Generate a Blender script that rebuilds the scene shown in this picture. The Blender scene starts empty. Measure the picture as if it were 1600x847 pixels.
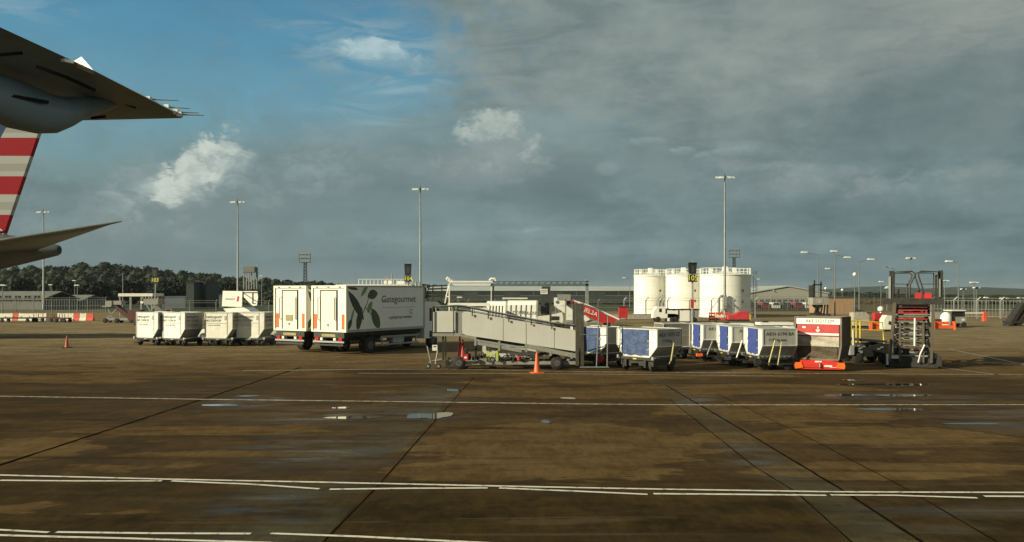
import bpy, math, random
from mathutils import Vector, Matrix
random.seed(7)
sc = bpy.context.scene
COL = sc.collection
R = math.radians

# ------------------------------------------------------------------ view geometry
F, HZ, H = 1333.0, 455.0, 3.7            # focal length in photo pixels, horizon row, eye height (m)
def X(px, Y): return (px - 800.0) / F * Y
def Z(py, Y): return H - (py - HZ) / F * Y
def GY(py): return F * H / (py - HZ)
def P(px, py, Y): return (X(px, Y), Y, Z(py, Y))

# ------------------------------------------------------------------ materials
def mat(name, rgb, rough=0.6, metal=0.0, dirt=0.25, scale=1.5, bump=0.0, spec=0.5, streak=0.0):
    m = bpy.data.materials.new(name); m.use_nodes = True
    nt = m.node_tree; b = nt.nodes['Principled BSDF']
    b.inputs['Roughness'].default_value = rough
    b.inputs['Metallic'].default_value = metal
    b.inputs['Specular IOR Level'].default_value = spec
    tc = nt.nodes.new('ShaderNodeTexCoord')
    n = nt.nodes.new('ShaderNodeTexNoise'); n.inputs['Scale'].default_value = scale
    n.inputs['Detail'].default_value = 6; n.inputs['Roughness'].default_value = 0.65
    nt.links.new(tc.outputs['Object'], n.inputs['Vector'])
    fac = n.outputs['Fac']
    if streak:
        mp = nt.nodes.new('ShaderNodeMapping'); mp.inputs['Scale'].default_value = (5, 5, 0.35)
        nt.links.new(tc.outputs['Object'], mp.inputs['Vector'])
        n2 = nt.nodes.new('ShaderNodeTexNoise'); n2.inputs['Scale'].default_value = 1.6
        n2.inputs['Detail'].default_value = 4
        nt.links.new(mp.outputs['Vector'], n2.inputs['Vector'])
        mx = nt.nodes.new('ShaderNodeMath'); mx.operation = 'ADD'
        m1 = nt.nodes.new('ShaderNodeMath'); m1.operation = 'MULTIPLY'; m1.inputs[1].default_value = streak
        m2 = nt.nodes.new('ShaderNodeMath'); m2.operation = 'MULTIPLY'; m2.inputs[1].default_value = 1 - streak
        nt.links.new(n2.outputs['Fac'], m1.inputs[0]); nt.links.new(n.outputs['Fac'], m2.inputs[0])
        nt.links.new(m1.outputs[0], mx.inputs[0]); nt.links.new(m2.outputs[0], mx.inputs[1])
        fac = mx.outputs[0]
    rp = nt.nodes.new('ShaderNodeValToRGB')
    rp.color_ramp.elements[0].position = 0.32; rp.color_ramp.elements[1].position = 0.62
    d = 1 - dirt
    rp.color_ramp.elements[0].color = (rgb[0]*d, rgb[1]*d*0.97, rgb[2]*d*0.92, 1)
    rp.color_ramp.elements[1].color = (*rgb, 1)
    nt.links.new(fac, rp.inputs['Fac']); nt.links.new(rp.outputs['Color'], b.inputs['Base Color'])
    if bump:
        bn = nt.nodes.new('ShaderNodeBump'); bn.inputs['Strength'].default_value = bump
        bn.inputs['Distance'].default_value = 0.03
        n3 = nt.nodes.new('ShaderNodeTexNoise'); n3.inputs['Scale'].default_value = scale*3
        n3.inputs['Detail'].default_value = 3
        nt.links.new(tc.outputs['Object'], n3.inputs['Vector'])
        nt.links.new(n3.outputs['Fac'], bn.inputs['Height']); nt.links.new(bn.outputs['Normal'], b.inputs['Normal'])
    return m

W   = mat('white_paint', (.80,.79,.74), .42, dirt=.09, streak=.35)
WT  = mat('tank_white', (.80,.79,.73), .5, dirt=.10, scale=.5, streak=.6)
WO  = mat('old_white_paint', (.74,.72,.64), .55, dirt=.2, scale=2.2, streak=.3)
ALU = mat('aluminium_sheet', (.62,.62,.58), .42, .25, dirt=.3, streak=.4, bump=.15)
ALG = mat('aluminium_grey', (.40,.39,.35), .5, .2, dirt=.3, streak=.4, bump=.15)
CRM = mat('cream_panel', (.76,.73,.63), .5, dirt=.08, streak=.4)
GAL = mat('galvanised_steel', (.36,.37,.36), .45, .4, dirt=.3)
DST = mat('dark_steel', (.045,.042,.036), .55, .3, dirt=.5, scale=4)
BLK = mat('black_rubber', (.022,.021,.02), .8, dirt=.4, scale=6)
MST = mat('mast_steel', (.21,.22,.22), .5, .3, dirt=.3)
GRB = mat('grey_panel', (.30,.30,.27), .5, dirt=.3, streak=.5)
RMP = mat('ramp_panel', (.60,.59,.54), .5, dirt=.10, scale=.9, streak=.25)
LFT = mat('lift_beam', (.13,.10,.075), .5, .2, dirt=.4)
PLT = mat('number_plate', (.34,.29,.13), .5, dirt=.4, scale=5)
PST = mat('dark_post', (.095,.09,.07), .55, .2, dirt=.4)
RIM = mat('wheel_rim', (.13,.125,.115), .5, .2, dirt=.5, scale=5)
HND = mat('handle_paint', (.58,.53,.26), .5, dirt=.35, scale=6)
BLU = mat('blue_tarpaulin', (.045,.078,.19), .5, dirt=.45, scale=2.5, bump=.9)
BLP = mat('blue_curtain', (.05,.08,.30), .5, dirt=.35, scale=3, bump=.6)
RED = mat('red_paint', (.50,.03,.03), .45, dirt=.35)
RDK = mat('dark_red_paint', (.12,.035,.03), .55, dirt=.45)
ORG = mat('orange_plastic', (.85,.13,.03), .5, dirt=.25)
ORF = mat('orange_reflector', (.92,.17,.03), .35, dirt=.2)
YEL = mat('yellow_paint', (.60,.46,.05), .5, dirt=.3)
HIV = mat('hi_vis_yellow', (.50,.58,.10), .5, dirt=.2)
SGY = mat('sign_yellow', (.85,.80,.12), .5, dirt=.05)
SBK = mat('sign_black', (.018,.02,.02), .5, dirt=.3)
GLS = mat('dark_glass', (.02,.025,.03), .08, dirt=.2)
LNS = mat('lamp_lens', (.7,.72,.7), .2, dirt=.1)
INK = mat('dark_lettering', (.05,.055,.06), .6, dirt=.2)
INW = mat('white_lettering', (.8,.8,.76), .5, dirt=.1)
LGA = mat('leaf_green', (.065,.12,.045), .5, dirt=.35)
LGB = mat('leaf_dark_green', (.036,.065,.028), .5, dirt=.3)
LGC = mat('leaf_pale_green', (.22,.30,.13), .5, dirt=.3)
WING= mat('wing_grey', (.36,.49,.56), .4, dirt=.35, scale=.8, streak=.3)
FUS = mat('fuselage_grey', (.11,.12,.115), .35, dirt=.2, scale=.6)
STB = mat('stabiliser_grey', (.105,.12,.115), .4, dirt=.3, scale=.6)
BRD = mat('brown_cladding', (.36,.23,.14), .7, dirt=.3, streak=.8)
WHS = mat('warehouse_grey', (.32,.31,.27), .6, dirt=.15, scale=.3, streak=.5)
ROO = mat('roof_sheet', (.42,.44,.42), .5, dirt=.2, scale=.2)
HNG = mat('hangar_dark', (.045,.055,.05), .6, dirt=.35, scale=.2)
DBL = mat('dark_building', (.02,.03,.03), .6, dirt=.35, scale=.3)
BLG = mat('blue_grey_sheet', (.09,.11,.13), .6, dirt=.3, scale=.3)
LOW = mat('low_building_grey', (.17,.17,.15), .7, dirt=.3, scale=.3)
CON = mat('concrete_block', (.36,.33,.27), .85, dirt=.35, scale=3)
BARK= mat('bark', (.06,.05,.04), .9, dirt=.4)
TRC = mat('brown_tarp', (.075,.053,.026), .7, dirt=.5, scale=3, bump=.8)
TWT = mat('white_tarp', (.42,.38,.31), .65, dirt=.35, scale=3, bump=1.0)
RLN = mat('tail_lamp_red', (.5,.02,.015), .25, dirt=.1)

def foliage(name, a, b, scale=.25):
    m = bpy.data.materials.new(name); m.use_nodes = True
    nt = m.node_tree; bs = nt.nodes['Principled BSDF']
    bs.inputs['Roughness'].default_value = .75; bs.inputs['Specular IOR Level'].default_value = .2
    tc = nt.nodes.new('ShaderNodeTexCoord'); n = nt.nodes.new('ShaderNodeTexNoise')
    n.inputs['Scale'].default_value = scale; n.inputs['Detail'].default_value = 5
    rp = nt.nodes.new('ShaderNodeValToRGB')
    rp.color_ramp.elements[0].position = .35; rp.color_ramp.elements[1].position = .65
    rp.color_ramp.elements[0].color = (*a, 1); rp.color_ramp.elements[1].color = (*b, 1)
    nt.links.new(tc.outputs['Object'], n.inputs['Vector']); nt.links.new(n.outputs['Fac'], rp.inputs['Fac'])
    nt.links.new(rp.outputs['Color'], bs.inputs['Base Color'])
    return m
FOL = foliage('wood_foliage', (.008,.015,.009), (.024,.032,.016))
FOL2 = foliage('hedge_foliage', (.018,.021,.010), (.048,.046,.021))
HIL = foliage('hill_cover', (.012,.022,.018), (.024,.034,.026), .02)
FLD = foliage('field_grass', (.03,.038,.016), (.06,.062,.028), .05)

# ------------------------------------------------------------------ mesh builder
class MB:
    def __init__(s): s.v = []; s.f = []
    def add(s, vs, fs):
        o = len(s.v); s.v += [tuple(v) for v in vs]; s.f += [tuple(i+o for i in f) for f in fs]; return s
    def hexa(s, p):
        return s.add(p, [(0,3,2,1),(4,5,6,7),(0,1,5,4),(1,2,6,5),(2,3,7,6),(3,0,4,7)])
    def bx(s, x0,x1,y0,y1,z0,z1):
        if x0>x1: x0,x1=x1,x0
        if y0>y1: y0,y1=y1,y0
        if z0>z1: z0,z1=z1,z0
        return s.hexa([(x0,y0,z0),(x1,y0,z0),(x1,y1,z0),(x0,y1,z0),(x0,y0,z1),(x1,y0,z1),(x1,y1,z1),(x0,y1,z1)])
    def bar(s, a, b, w, h=None):
        a = Vector(a); b = Vector(b); d = (b-a).normalized(); h = h or w
        up = Vector((0,0,1)) if abs(d.z) < .95 else Vector((0,1,0))
        sx = d.cross(up).normalized()*w/2; sy = sx.cross(d).normalized()*h/2
        return s.hexa([a-sx-sy,a+sx-sy,a+sx+sy,a-sx+sy,b-sx-sy,b+sx-sy,b+sx+sy,b-sx+sy])
    def cyl(s, a, b, r0, r1=None, n=12, cap=True):
        a = Vector(a); b = Vector(b); r1 = r0 if r1 is None else r1
        d = (b-a).normalized(); up = Vector((0,0,1)) if abs(d.z) < .9 else Vector((0,1,0))
        u = d.cross(up).normalized(); w = u.cross(d)
        vs = []
        for c, r in ((a,r0),(b,r1)):
            for i in range(n):
                t = 2*math.pi*i/n; vs.append(c+u*math.cos(t)*r+w*math.sin(t)*r)
        fs = [(i,n+i,n+(i+1)%n,(i+1)%n) for i in range(n)]
        if cap: fs += [tuple(range(n)), tuple(range(2*n-1,n-1,-1))]
        return s.add(vs, fs)
    def tube(s, pts, r, n=8):
        rs = r if isinstance(r,(list,tuple)) else [r]*len(pts)
        pts = [Vector(p) for p in pts]; vs = []
        for i,p in enumerate(pts):
            d = (pts[min(i+1,len(pts)-1)]-pts[max(i-1,0)]).normalized()
            up = Vector((0,0,1)) if abs(d.z) < .9 else Vector((0,1,0))
            u = d.cross(up).normalized(); w = u.cross(d)
            for k in range(n):
                t = 2*math.pi*k/n; vs.append(p+u*math.cos(t)*rs[i]+w*math.sin(t)*rs[i])
        fs = []
        for i in range(len(pts)-1):
            for k in range(n):
                a = i*n+k; b = i*n+(k+1)%n; fs.append((a,a+n,b+n,b))
        fs += [tuple(range(n)), tuple(range(len(vs)-1,len(vs)-n-1,-1))]
        return s.add(vs, fs)
    def prism(s, poly, axis, a0, a1):
        n = len(poly)
        def pt(u,v,a): return (a,u,v) if axis=='x' else ((u,a,v) if axis=='y' else (u,v,a))
        vs = [pt(u,v,a0) for u,v in poly] + [pt(u,v,a1) for u,v in poly]
        fs = [tuple(range(n)), tuple(range(2*n-1,n-1,-1))] + [(i,n+i,n+(i+1)%n,(i+1)%n) for i in range(n)]
        return s.add(vs, fs)
    def sphere(s, c, rx, ry=None, rz=None, nu=14, nv=8, vmin=-90):
        ry = rx if ry is None else ry; rz = rx if rz is None else rz
        vs = []; 
        for j in range(nv+1):
            ph = R(vmin + (90-vmin)*j/nv)
            for i in range(nu):
                t = 2*math.pi*i/nu
                vs.append((c[0]+rx*math.cos(ph)*math.cos(t), c[1]+ry*math.cos(ph)*math.sin(t), c[2]+rz*math.sin(ph)))
        fs = [(j*nu+i, j*nu+(i+1)%nu, (j+1)*nu+(i+1)%nu, (j+1)*nu+i) for j in range(nv) for i in range(nu)]
        return s.add(vs, fs)
    def lathe(s, c, prof, n=16):
        vs = []
        for r,z in prof:
            for i in range(n):
                t = 2*math.pi*i/n; vs.append((c[0]+r*math.cos(t), c[1]+r*math.sin(t), c[2]+z))
        fs = [(j*n+i, j*n+(i+1)%n, (j+1)*n+(i+1)%n, (j+1)*n+i) for j in range(len(prof)-1) for i in range(n)]
        fs += [tuple(range(n-1,-1,-1)), tuple(range((len(prof)-1)*n, len(prof)*n))]
        return s.add(vs, fs)
    def build(s, name, m, parent=None, smooth=False):
        me = bpy.data.meshes.new(name); me.from_pydata(s.v, [], s.f); me.update()
        import bmesh
        bm = bmesh.new(); bm.from_mesh(me)
        bmesh.ops.remove_doubles(bm, verts=bm.verts, dist=1e-5) if smooth else None
        bmesh.ops.recalc_face_normals(bm, faces=bm.faces); bm.to_mesh(me); bm.free()
        me.materials.append(m)
        if smooth:
            for p in me.polygons: p.use_smooth = True
            me.set_sharp_from_angle(angle=R(38))
        o = bpy.data.objects.new(name, me); COL.objects.link(o)
        if parent: o.parent = parent
        return o

def tag(o, label=None, cat=None, group=None, kind=None):
    if label: o['label'] = label
    if cat: o['category'] = cat
    if group: o['group'] = group
    if kind: o['kind'] = kind
    return o
def thing(name, label, cat, loc=(0,0,0), rz=0, group=None):
    o = bpy.data.objects.new(name, None); COL.objects.link(o)
    o.empty_display_size = .3; o.location = loc; o.rotation_euler = (0,0,R(rz))
    return tag(o, label, cat, group)
def struct(o): o['kind'] = 'structure'; return o
def copy_tree(o, parent=None):
    c = o.copy(); COL.objects.link(c)
    if parent: c.parent = parent
    for ch in [k for k in o.children]: copy_tree(ch, c)
    return c
def dup(o, loc, rz, label, group=None):
    c = copy_tree(o); c.location = loc; c.rotation_euler = (0,0,R(rz)); c['label'] = label
    if group: c['group'] = group
    return c

def text(body, size, m, parent, loc, rot, name='lettering', sx=1.0, depth=.004):
    cu = bpy.data.curves.new('t', 'FONT'); cu.body = body; cu.size = size; cu.extrude = depth
    cu.align_x = 'CENTER'; cu.align_y = 'CENTER'; cu.resolution_u = 2
    t = bpy.data.objects.new('t', cu); COL.objects.link(t)
    bpy.context.view_layer.update()
    me = bpy.data.meshes.new_from_object(t.evaluated_get(bpy.context.evaluated_depsgraph_get()))
    bpy.data.objects.remove(t); bpy.data.curves.remove(cu)
    for v in me.vertices: v.co.x *= sx
    me.materials.clear(); me.materials.append(m); me.name = name
    o = bpy.data.objects.new(name, me); COL.objects.link(o); o.parent = parent
    o.location = loc; o.rotation_euler = [R(a) for a in rot]
    return o
FRONT = (90,0,0); RIGHT = (90,0,90)

def wheel(parent, c, r, w, axis='x', rimmat=None, name='wheel'):
    d = Vector((w/2,0,0)) if axis=='x' else Vector((0,w/2,0)); c = Vector(c)
    k = .82
    t = MB().tube([c-d, c-d*.8, c+d*.8, c+d], [r*.9, r, r, r*.9], 18).build(name, BLK, parent, True)
    MB().cyl(c-d*1.04, c+d*1.04, r*.5, n=14).cyl(c-d*1.12, c+d*1.12, r*.18, n=8).build('rim', rimmat or RIM, t, True)
    return t

# ------------------------------------------------------------------ ground
def build_ground():
    m = bpy.data.materials.new('apron_concrete'); m.use_nodes = True
    nt = m.node_tree; N = nt.nodes; L = nt.links; b = N['Principled BSDF']
    tc = N.new('ShaderNodeTexCoord'); geo = N.new('ShaderNodeSeparateXYZ'); L.new(tc.outputs['Object'], geo.inputs[0])
    def val(x):
        return x
    def math_(op, a, c=None, d=None, clamp=False):
        n = N.new('ShaderNodeMath'); n.operation = op; n.use_clamp = clamp
        for i, q in enumerate((a, c, d)):
            if q is None: continue
            if isinstance(q, (int, float)): n.inputs[i].default_value = q
            else: L.new(q, n.inputs[i])
        return n.outputs[0]
    def noise(scale, mp, detail=4, rough=.55, dist=0):
        mpn = N.new('ShaderNodeMapping'); mpn.inputs['Scale'].default_value = (mp[0], mp[1], 1)
        if len(mp) > 2: mpn.inputs['Location'].default_value = (mp[2], mp[3], 0)
        L.new(tc.outputs['Object'], mpn.inputs['Vector'])
        n = N.new('ShaderNodeTexNoise'); n.inputs['Scale'].default_value = scale
        n.inputs['Detail'].default_value = detail; n.inputs['Roughness'].default_value = rough
        n.inputs['Distortion'].default_value = dist
        L.new(mpn.outputs[0], n.inputs['Vector']); return n.outputs['Fac']
    def smooth(v, a, c):
        n = N.new('ShaderNodeMapRange'); n.interpolation_type = 'SMOOTHSTEP'
        L.new(v, n.inputs[0]); n.inputs[1].default_value = a; n.inputs[2].default_value = c
        return n.outputs[0]
    x, y = geo.outputs[0], geo.outputs[1]
    wob = math_('ADD', math_('SUBTRACT', noise(.9, (.6,1.2), 4), .5), math_('MULTIPLY', math_('SUBTRACT', noise(3.2, (.35,1.5,5,5), 5, .65), .5), .55))
    def ell(cx, cy, rx, ry, soft=.25):          # 1 inside a blob of the wet or dry pattern
        dx = math_('DIVIDE', math_('SUBTRACT', x, cx), rx); dy = math_('DIVIDE', math_('SUBTRACT', y, cy), ry)
        d = math_('ADD', math_('MULTIPLY', dx, dx), math_('MULTIPLY', dy, dy))
        d = math_('ADD', math_('SQRT', d), math_('MULTIPLY', wob, 1.1))
        return math_('SUBTRACT', 1.0, smooth(d, 1-soft, 1+soft))
    big = noise(.10, (1, 2.2), 5, .6, .6)
    med = noise(.33, (.55, 1.7, 3, 7), 7, .62, 1.2)
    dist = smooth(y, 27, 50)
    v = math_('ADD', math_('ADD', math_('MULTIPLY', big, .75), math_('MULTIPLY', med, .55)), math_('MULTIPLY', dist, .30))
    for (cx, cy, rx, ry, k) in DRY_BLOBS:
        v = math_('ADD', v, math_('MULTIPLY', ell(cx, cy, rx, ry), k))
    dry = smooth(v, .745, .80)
    dry2 = smooth(v, .56, .80)
    fine = noise(14, (1,1), 5, .7); mott = smooth(math_('ADD', math_('MULTIPLY', noise(.6, (.7,1.2,9,2), 6, .7), .6), math_('MULTIPLY', noise(3.4, (1,.45,4,1), 5, .75), .4)), .36, .64)
    def mix(f, a, c):
        n = N.new('ShaderNodeMix'); n.data_type = 'RGBA'
        if isinstance(f, (int,float)): n.inputs[0].default_value = f
        else: L.new(f, n.inputs[0])
        for i, q in ((6,a),(7,c)):
            if isinstance(q, tuple): n.inputs[i].default_value = (*q, 1)
            else: L.new(q, n.inputs[i])
        return n.outputs[2]
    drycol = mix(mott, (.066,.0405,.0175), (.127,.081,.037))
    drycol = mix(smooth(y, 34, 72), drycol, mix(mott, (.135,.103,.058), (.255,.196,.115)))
    wet_shade_col = mix(mott, (.019,.0118,.0038), (.054,.0355,.0135))
    wet_shade_col = mix(smooth(y, 14.4, 18.5), wet_shade_col, mix(mott, (.031,.0190,.0078), (.081,.0505,.0225)))  # wet tone, darker nearest: the aircraft's own shadow put into the colour
    col = mix(dry, wet_shade_col, drycol)
    halo = math_('MULTIPLY', math_('SUBTRACT', dry2, dry, clamp=True), .55)
    col = mix(halo, col, (.046,.031,.0145))
    # cooler strips between and beside the joints, wet sheen painted into their colour
    xs = math_('SUBTRACT', x, math_('MULTIPLY', math_('SUBTRACT', y, 12.6), .028))
    strip = math_('MULTIPLY', smooth(xs, 4.98, 5.02), math_('SUBTRACT', 1.0, smooth(xs, 6.02, 6.06)))
    strip = math_('MULTIPLY', strip, math_('ADD', .35, math_('MULTIPLY', .65, smooth(noise(.55, (.4,1,6,1), 4), .40, .62))))
    xw = math_('SUBTRACT', x, math_('MULTIPLY', math_('SUBTRACT', y, 12.8), .0375))
    wedge = math_('MULTIPLY', math_('SUBTRACT', 1.0, smooth(xw, -2.82, -2.78)), smooth(xw, -6.2, -3.4))
    wedge = math_('MULTIPLY', wedge, smooth(noise(.45, (.5,1,2,8), 4), .42, .62))
    cool_sheen = math_('MAXIMUM', strip, math_('MULTIPLY', wedge, 1.0))
    cool_sheen = math_('MULTIPLY', cool_sheen, math_('SUBTRACT', 1.0, smooth(y, 33, 42)))
    col = mix(math_('MULTIPLY', cool_sheen, .55), col, mix(mott, (.040,.037,.022), (.082,.076,.052)))
    # thin run-off streaks
    ro = smooth(noise(.7, (.10,2.1,11,5), 6, .62, .5), .53, .66)
    col = mix(math_('MULTIPLY', ro, .5), col, (.024,.016,.008))
    ro2 = smooth(noise(.8, (.12,1.8,3,15), 6, .62, .5), .58, .68)
    col = mix(math_('MULTIPLY', ro2, .45), col, (.095,.068,.039))
    # per-bay tone
    bay = N.new('ShaderNodeTexWhiteNoise'); bay.noise_dimensions = '2D'
    cv = N.new('ShaderNodeCombineXYZ')
    L.new(math_('FLOOR', math_('DIVIDE', math_('ADD', math_('ADD', x, 10.87), math_('MULTIPLY', y, -.037)), 7.6)), cv.inputs[0])
    L.new(math_('FLOOR', math_('DIVIDE', y, 6.1)), cv.inputs[1]); L.new(cv.outputs[0], bay.inputs['Vector'])
    bv = math_('ADD', .93, math_('MULTIPLY', bay.outputs['Value'], .14))
    gr = math_('ADD', .16, math_('ADD', math_('ADD', math_('MULTIPLY', fine, .5), math_('MULTIPLY', noise(42, (1,1,2,2), 3, .7), .4)), math_('MULTIPLY', noise(7.5, (1,.22,7,3), 4, .8), .78)))
    sp = N.new('ShaderNodeVectorMath'); sp.operation = 'SCALE'; L.new(col, sp.inputs[0]); L.new(math_('MULTIPLY', bv, gr), sp.inputs['Scale'])
    # tyre and oil streaks running across the stands
    st = smooth(noise(.5, (.05, 2.6, 1, 3), 5, .6), .60, .72)
    col2 = mix(math_('MULTIPLY', st, .45), sp.outputs[0], (.03,.021,.012))
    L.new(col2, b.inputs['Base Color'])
    sheen = None
    for (cx, cy, rx, ry) in SHEEN:
        e = ell(cx, cy, rx, ry, .6); sheen = e if sheen is None else math_('MAXIMUM', sheen, e)
    sheen = math_('MULTIPLY', sheen, smooth(noise(.8, (.5,1.6,4,4), 4), .38, .6))
    rg = math_('ADD', math_('MULTIPLY', dry, .30), math_('SUBTRACT', .56, math_('MULTIPLY', sheen, .26)))
    rg = math_('ADD', rg, math_('MULTIPLY', math_('SUBTRACT', mott, .5), .2))
    L.new(rg, b.inputs['Roughness'])
    L.new(math_('ADD', .005, math_('MULTIPLY', sheen, .025)), b.inputs['Specular IOR Level'])
    bp = N.new('ShaderNodeBump'); bp.inputs['Strength'].default_value = .35; bp.inputs['Distance'].default_value = .01
    L.new(fine, bp.inputs['Height']); L.new(bp.outputs[0], b.inputs['Normal'])
    g = MB(); g.add([(-900,-80,0),(900,-80,0),(900,156,0),(-900,156,0)], [(0,1,2,3)])
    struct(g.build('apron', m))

DRY_BLOBS = [(1.2,20.5,3.2,3.6,.33), (-.6,17.6,2.2,.9,.3), (8.2,26.2,3.4,2.2,.34), (9.3,21.8,3.4,1.5,.36), (7.8,17.6,3.0,.9,.34),
             (5.6,21.6,1.0,.9,.25), (-11.6,20.0,1.8,1.6,.34), (-6.2,19.3,2.4,.4,.3), (-8.2,22.6,3.5,.7,.24), (3.2,31.0,6,1.6,.22), (9,32.5,5,1.6,.24), (-8,14.6,4.5,.55,.2),
             (1.5,24.9,2.3,.8,-.75), (15.5,24.5,3.5,3.0,-.28), (14,30,4.5,1.6,-.2), (-5,27,3.5,2,-.25), (-12,25,4,1.5,-.3), (0,14.2,14,1.0,-.16)]
SHEEN = [(-4.2,14.6,1.0,1.6), (5.3,18.6,.75,2.6), (5.9,14.6,.9,1.6), (7.0,13.2,.6,.5), (6.2,28.5,.9,3.0), (15.5,24.5,3.2,2.6), (-4.6,25.3,3.2,1.6),
         (-2.7,30.5,2.0,2.2), (13,29.6,3.6,1.4), (-4.2,20,2.2,2.2), (-8.8,28.5,1.2,1.5), (8,14.4,2,.5)]
build_ground()
fld = MB(); fld.add([(-4000,156.02,-.02),(4000,156.02,-.02),(4000,4200,-.02),(-4000,4200,-.02)], [(0,1,2,3)])
struct(fld.build('field', FLD))

def strip_pts(pts, w, z, jit=0.0, seg=.8):
    """flat ribbon along ground points with slight wander of its edges"""
    out = MB(); vs = []
    P2 = []
    for i in range(len(pts)-1):
        a = Vector(pts[i]); b = Vector(pts[i+1]); n = max(1, int((b-a).length/seg))
        for k in range(n): P2.append(a+(b-a)*k/n)
    P2.append(Vector(pts[-1]))
    for i,p in enumerate(P2):
        d = (P2[min(i+1,len(P2)-1)]-P2[max(i-1,0)]).normalized(); s = Vector((-d.y,d.x))
        l = w/2*(1+random.uniform(-jit,jit)); r = w/2*(1+random.uniform(-jit,jit))
        vs.append((p.x+s.x*l,p.y+s.y*l,z)); vs.append((p.x-s.x*r,p.y-s.y*r,z))
    out.add(vs, [(2*i,2*i+1,2*i+3,2*i+2) for i in range(len(P2)-1)])
    return out
def worn(name, rgb, lo, hi):
    m = bpy.data.materials.new(name); m.use_nodes = True; nt = m.node_tree; b = nt.nodes['Principled BSDF']
    b.inputs['Roughness'].default_value = .6
    tc = nt.nodes.new('ShaderNodeTexCoord'); n = nt.nodes.new('ShaderNodeTexNoise'); n.inputs['Scale'].default_value = 5
    n.inputs['Detail'].default_value = 8; n.inputs['Roughness'].default_value = .75
    rp = nt.nodes.new('ShaderNodeValToRGB'); rp.color_ramp.elements[0].position = lo; rp.color_ramp.elements[1].position = hi
    rp.color_ramp.elements[0].color = (.06,.043,.026,1); rp.color_ramp.elements[1].color = (*rgb,1)
    nt.links.new(tc.outputs['Object'], n.inputs['Vector']); nt.links.new(n.outputs['Fac'], rp.inputs['Fac'])
    nt.links.new(rp.outputs['Color'], b.inputs['Base Color']); return m
PNT = worn('white_road_paint', (.62,.57,.47), .33, .48)
PNT2 = worn('faded_road_paint', (.52,.44,.30), .36, .60)
PNT3 = worn('faint_road_paint', (.36,.30,.20), .40, .66)
JNT = mat('joint_sealant', (.012,.0085,.005), .95, dirt=.4, spec=0.0)
def gp(px, py): Y = GY(py); return (X(px,Y), Y)
def line(pix, w, m=PNT, z=.008, name='painted_line', jit=.12):
    return struct(strip_pts([gp(*p) for p in pix], w, z, jit).build(name, m))
line([(-80,617.5),(0,619.3),(330,624.5),(640,628),(900,631.5),(1100,633),(1700,632.5)], .17, PNT2)
line([(-60,740.5),(0,742.8),(250,749),(500,754),(800,760.5),(1040,765),(1300,769),(1700,770.5)], .105, PNT)
for a in [((0,751),(120,752),(253,752)), ((268,752),(390,757),(499,764.5)), ((515,765),(640,763.5),(762,763)), ((780,763),(900,768),(1012,773)),
          ((1021,772),(1150,773),(1291,774.5)), ((1298,774),(1400,774.5),(1527,778.5)), ((1538,776),(1640,776.5))]:
    line(a, .10, PNT)
for a in [((-60,826),(0,828.5),(76,832.5)), ((88,832),(240,834),(392,834.5)), ((423,834),(560,839),(800,851))]:
    line(a, .085, PNT)
line([(-60,833),(0,837),(200,842),(460,850)], .085, PNT)
line([(380,579.5),(560,577.5),(700,577),(900,581),(1600,586)], .28, PNT3)
line([(560,583.5),(900,584.5),(1240,588)], .2, PNT3)
line([(1480,545),(1680,586)], .25, PNT3); line([(1430,569),(1560,586)], .22, PNT3)
line([(0,548),(120,549),(200,551)], .3, PNT3); line([(1520,566),(1700,571)], .3, PNT3)
def joint(pix, w, jit=.35):
    return struct(strip_pts([gp(*p) for p in pix], w, .004, jit, .35).build('paving_joint', JNT))
joint([(-40,740),(30,717),(200,662),(390,600),(470,574)], .10)
joint([(505,847),(588,762),(660,680),(740,590)], .03)
joint([(1047,625),(1180,730),(1245,770),(1345,860)], .03)
joint([(1040,602),(1160,672),(1310,762),(1460,860)], .06)
joint([(1120,615),(1275,690),(1420,766),(1580,860)], .03)
for py in (668,):
    joint([(700,py),(840,py+3)], .03)

WTR = bpy.data.materials.new('puddle_water'); WTR.use_nodes = True
_b = WTR.node_tree.nodes['Principled BSDF']; _b.inputs['Base Color'].default_value = (.03,.026,.02,1); _b.inputs['Roughness'].default_value = .03
_n = WTR.node_tree.nodes.new('ShaderNodeTexNoise'); _n.inputs['Scale'].default_value = 3
_bp = WTR.node_tree.nodes.new('ShaderNodeBump'); _bp.inputs['Strength'].default_value = .02; _bp.inputs['Distance'].default_value = .01
WTR.node_tree.links.new(_n.outputs['Fac'], _bp.inputs['Height']); WTR.node_tree.links.new(_bp.outputs[0], _b.inputs['Normal'])
def puddle(px0, px1, py0, py1, seed, spike=.3):
    rnd = random.Random(seed)
    Y0, Y1 = GY(py1), GY(py0); cy = (Y0+Y1)/2; ry = (Y1-Y0)/2
    x0, x1 = X(px0,cy), X(px1,cy); cx = (x0+x1)/2; rx = (x1-x0)/2
    n = 44; ph = [rnd.uniform(0,6.28) for _ in range(5)]; vs = []
    for i in range(n):
        t = 2*math.pi*i/n
        k = 1 + spike*1.1*sum(math.sin((j+2)*t+ph[j])/(j+1.6) for j in range(5))*.55
        vs.append((cx+rx*k*math.cos(t), cy+ry*k*math.sin(t), .010))
    struct(MB().add(vs, [tuple(range(n))]).build('puddle', WTR))
puddle(640,704,645,655,1,.55); puddle(505,600,651,655,2); puddle(1292,1352,616,619,3); puddle(1372,1450,616.5,620,4)
puddle(1340,1452,638,642,5); puddle(1316,1350,593,595.5,6); puddle(1392,1440,600.5,603,7); puddle(372,402,617.5,620.5,8)
puddle(845,862,657,662,9); puddle(312,374,632,635,10); puddle(690,722,608,612,11); puddle(876,900,621,624,12)
puddle(1480,1560,661,664,13); puddle(520,548,636,639,14); puddle(1300,1470,600,601.5,15)

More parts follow.
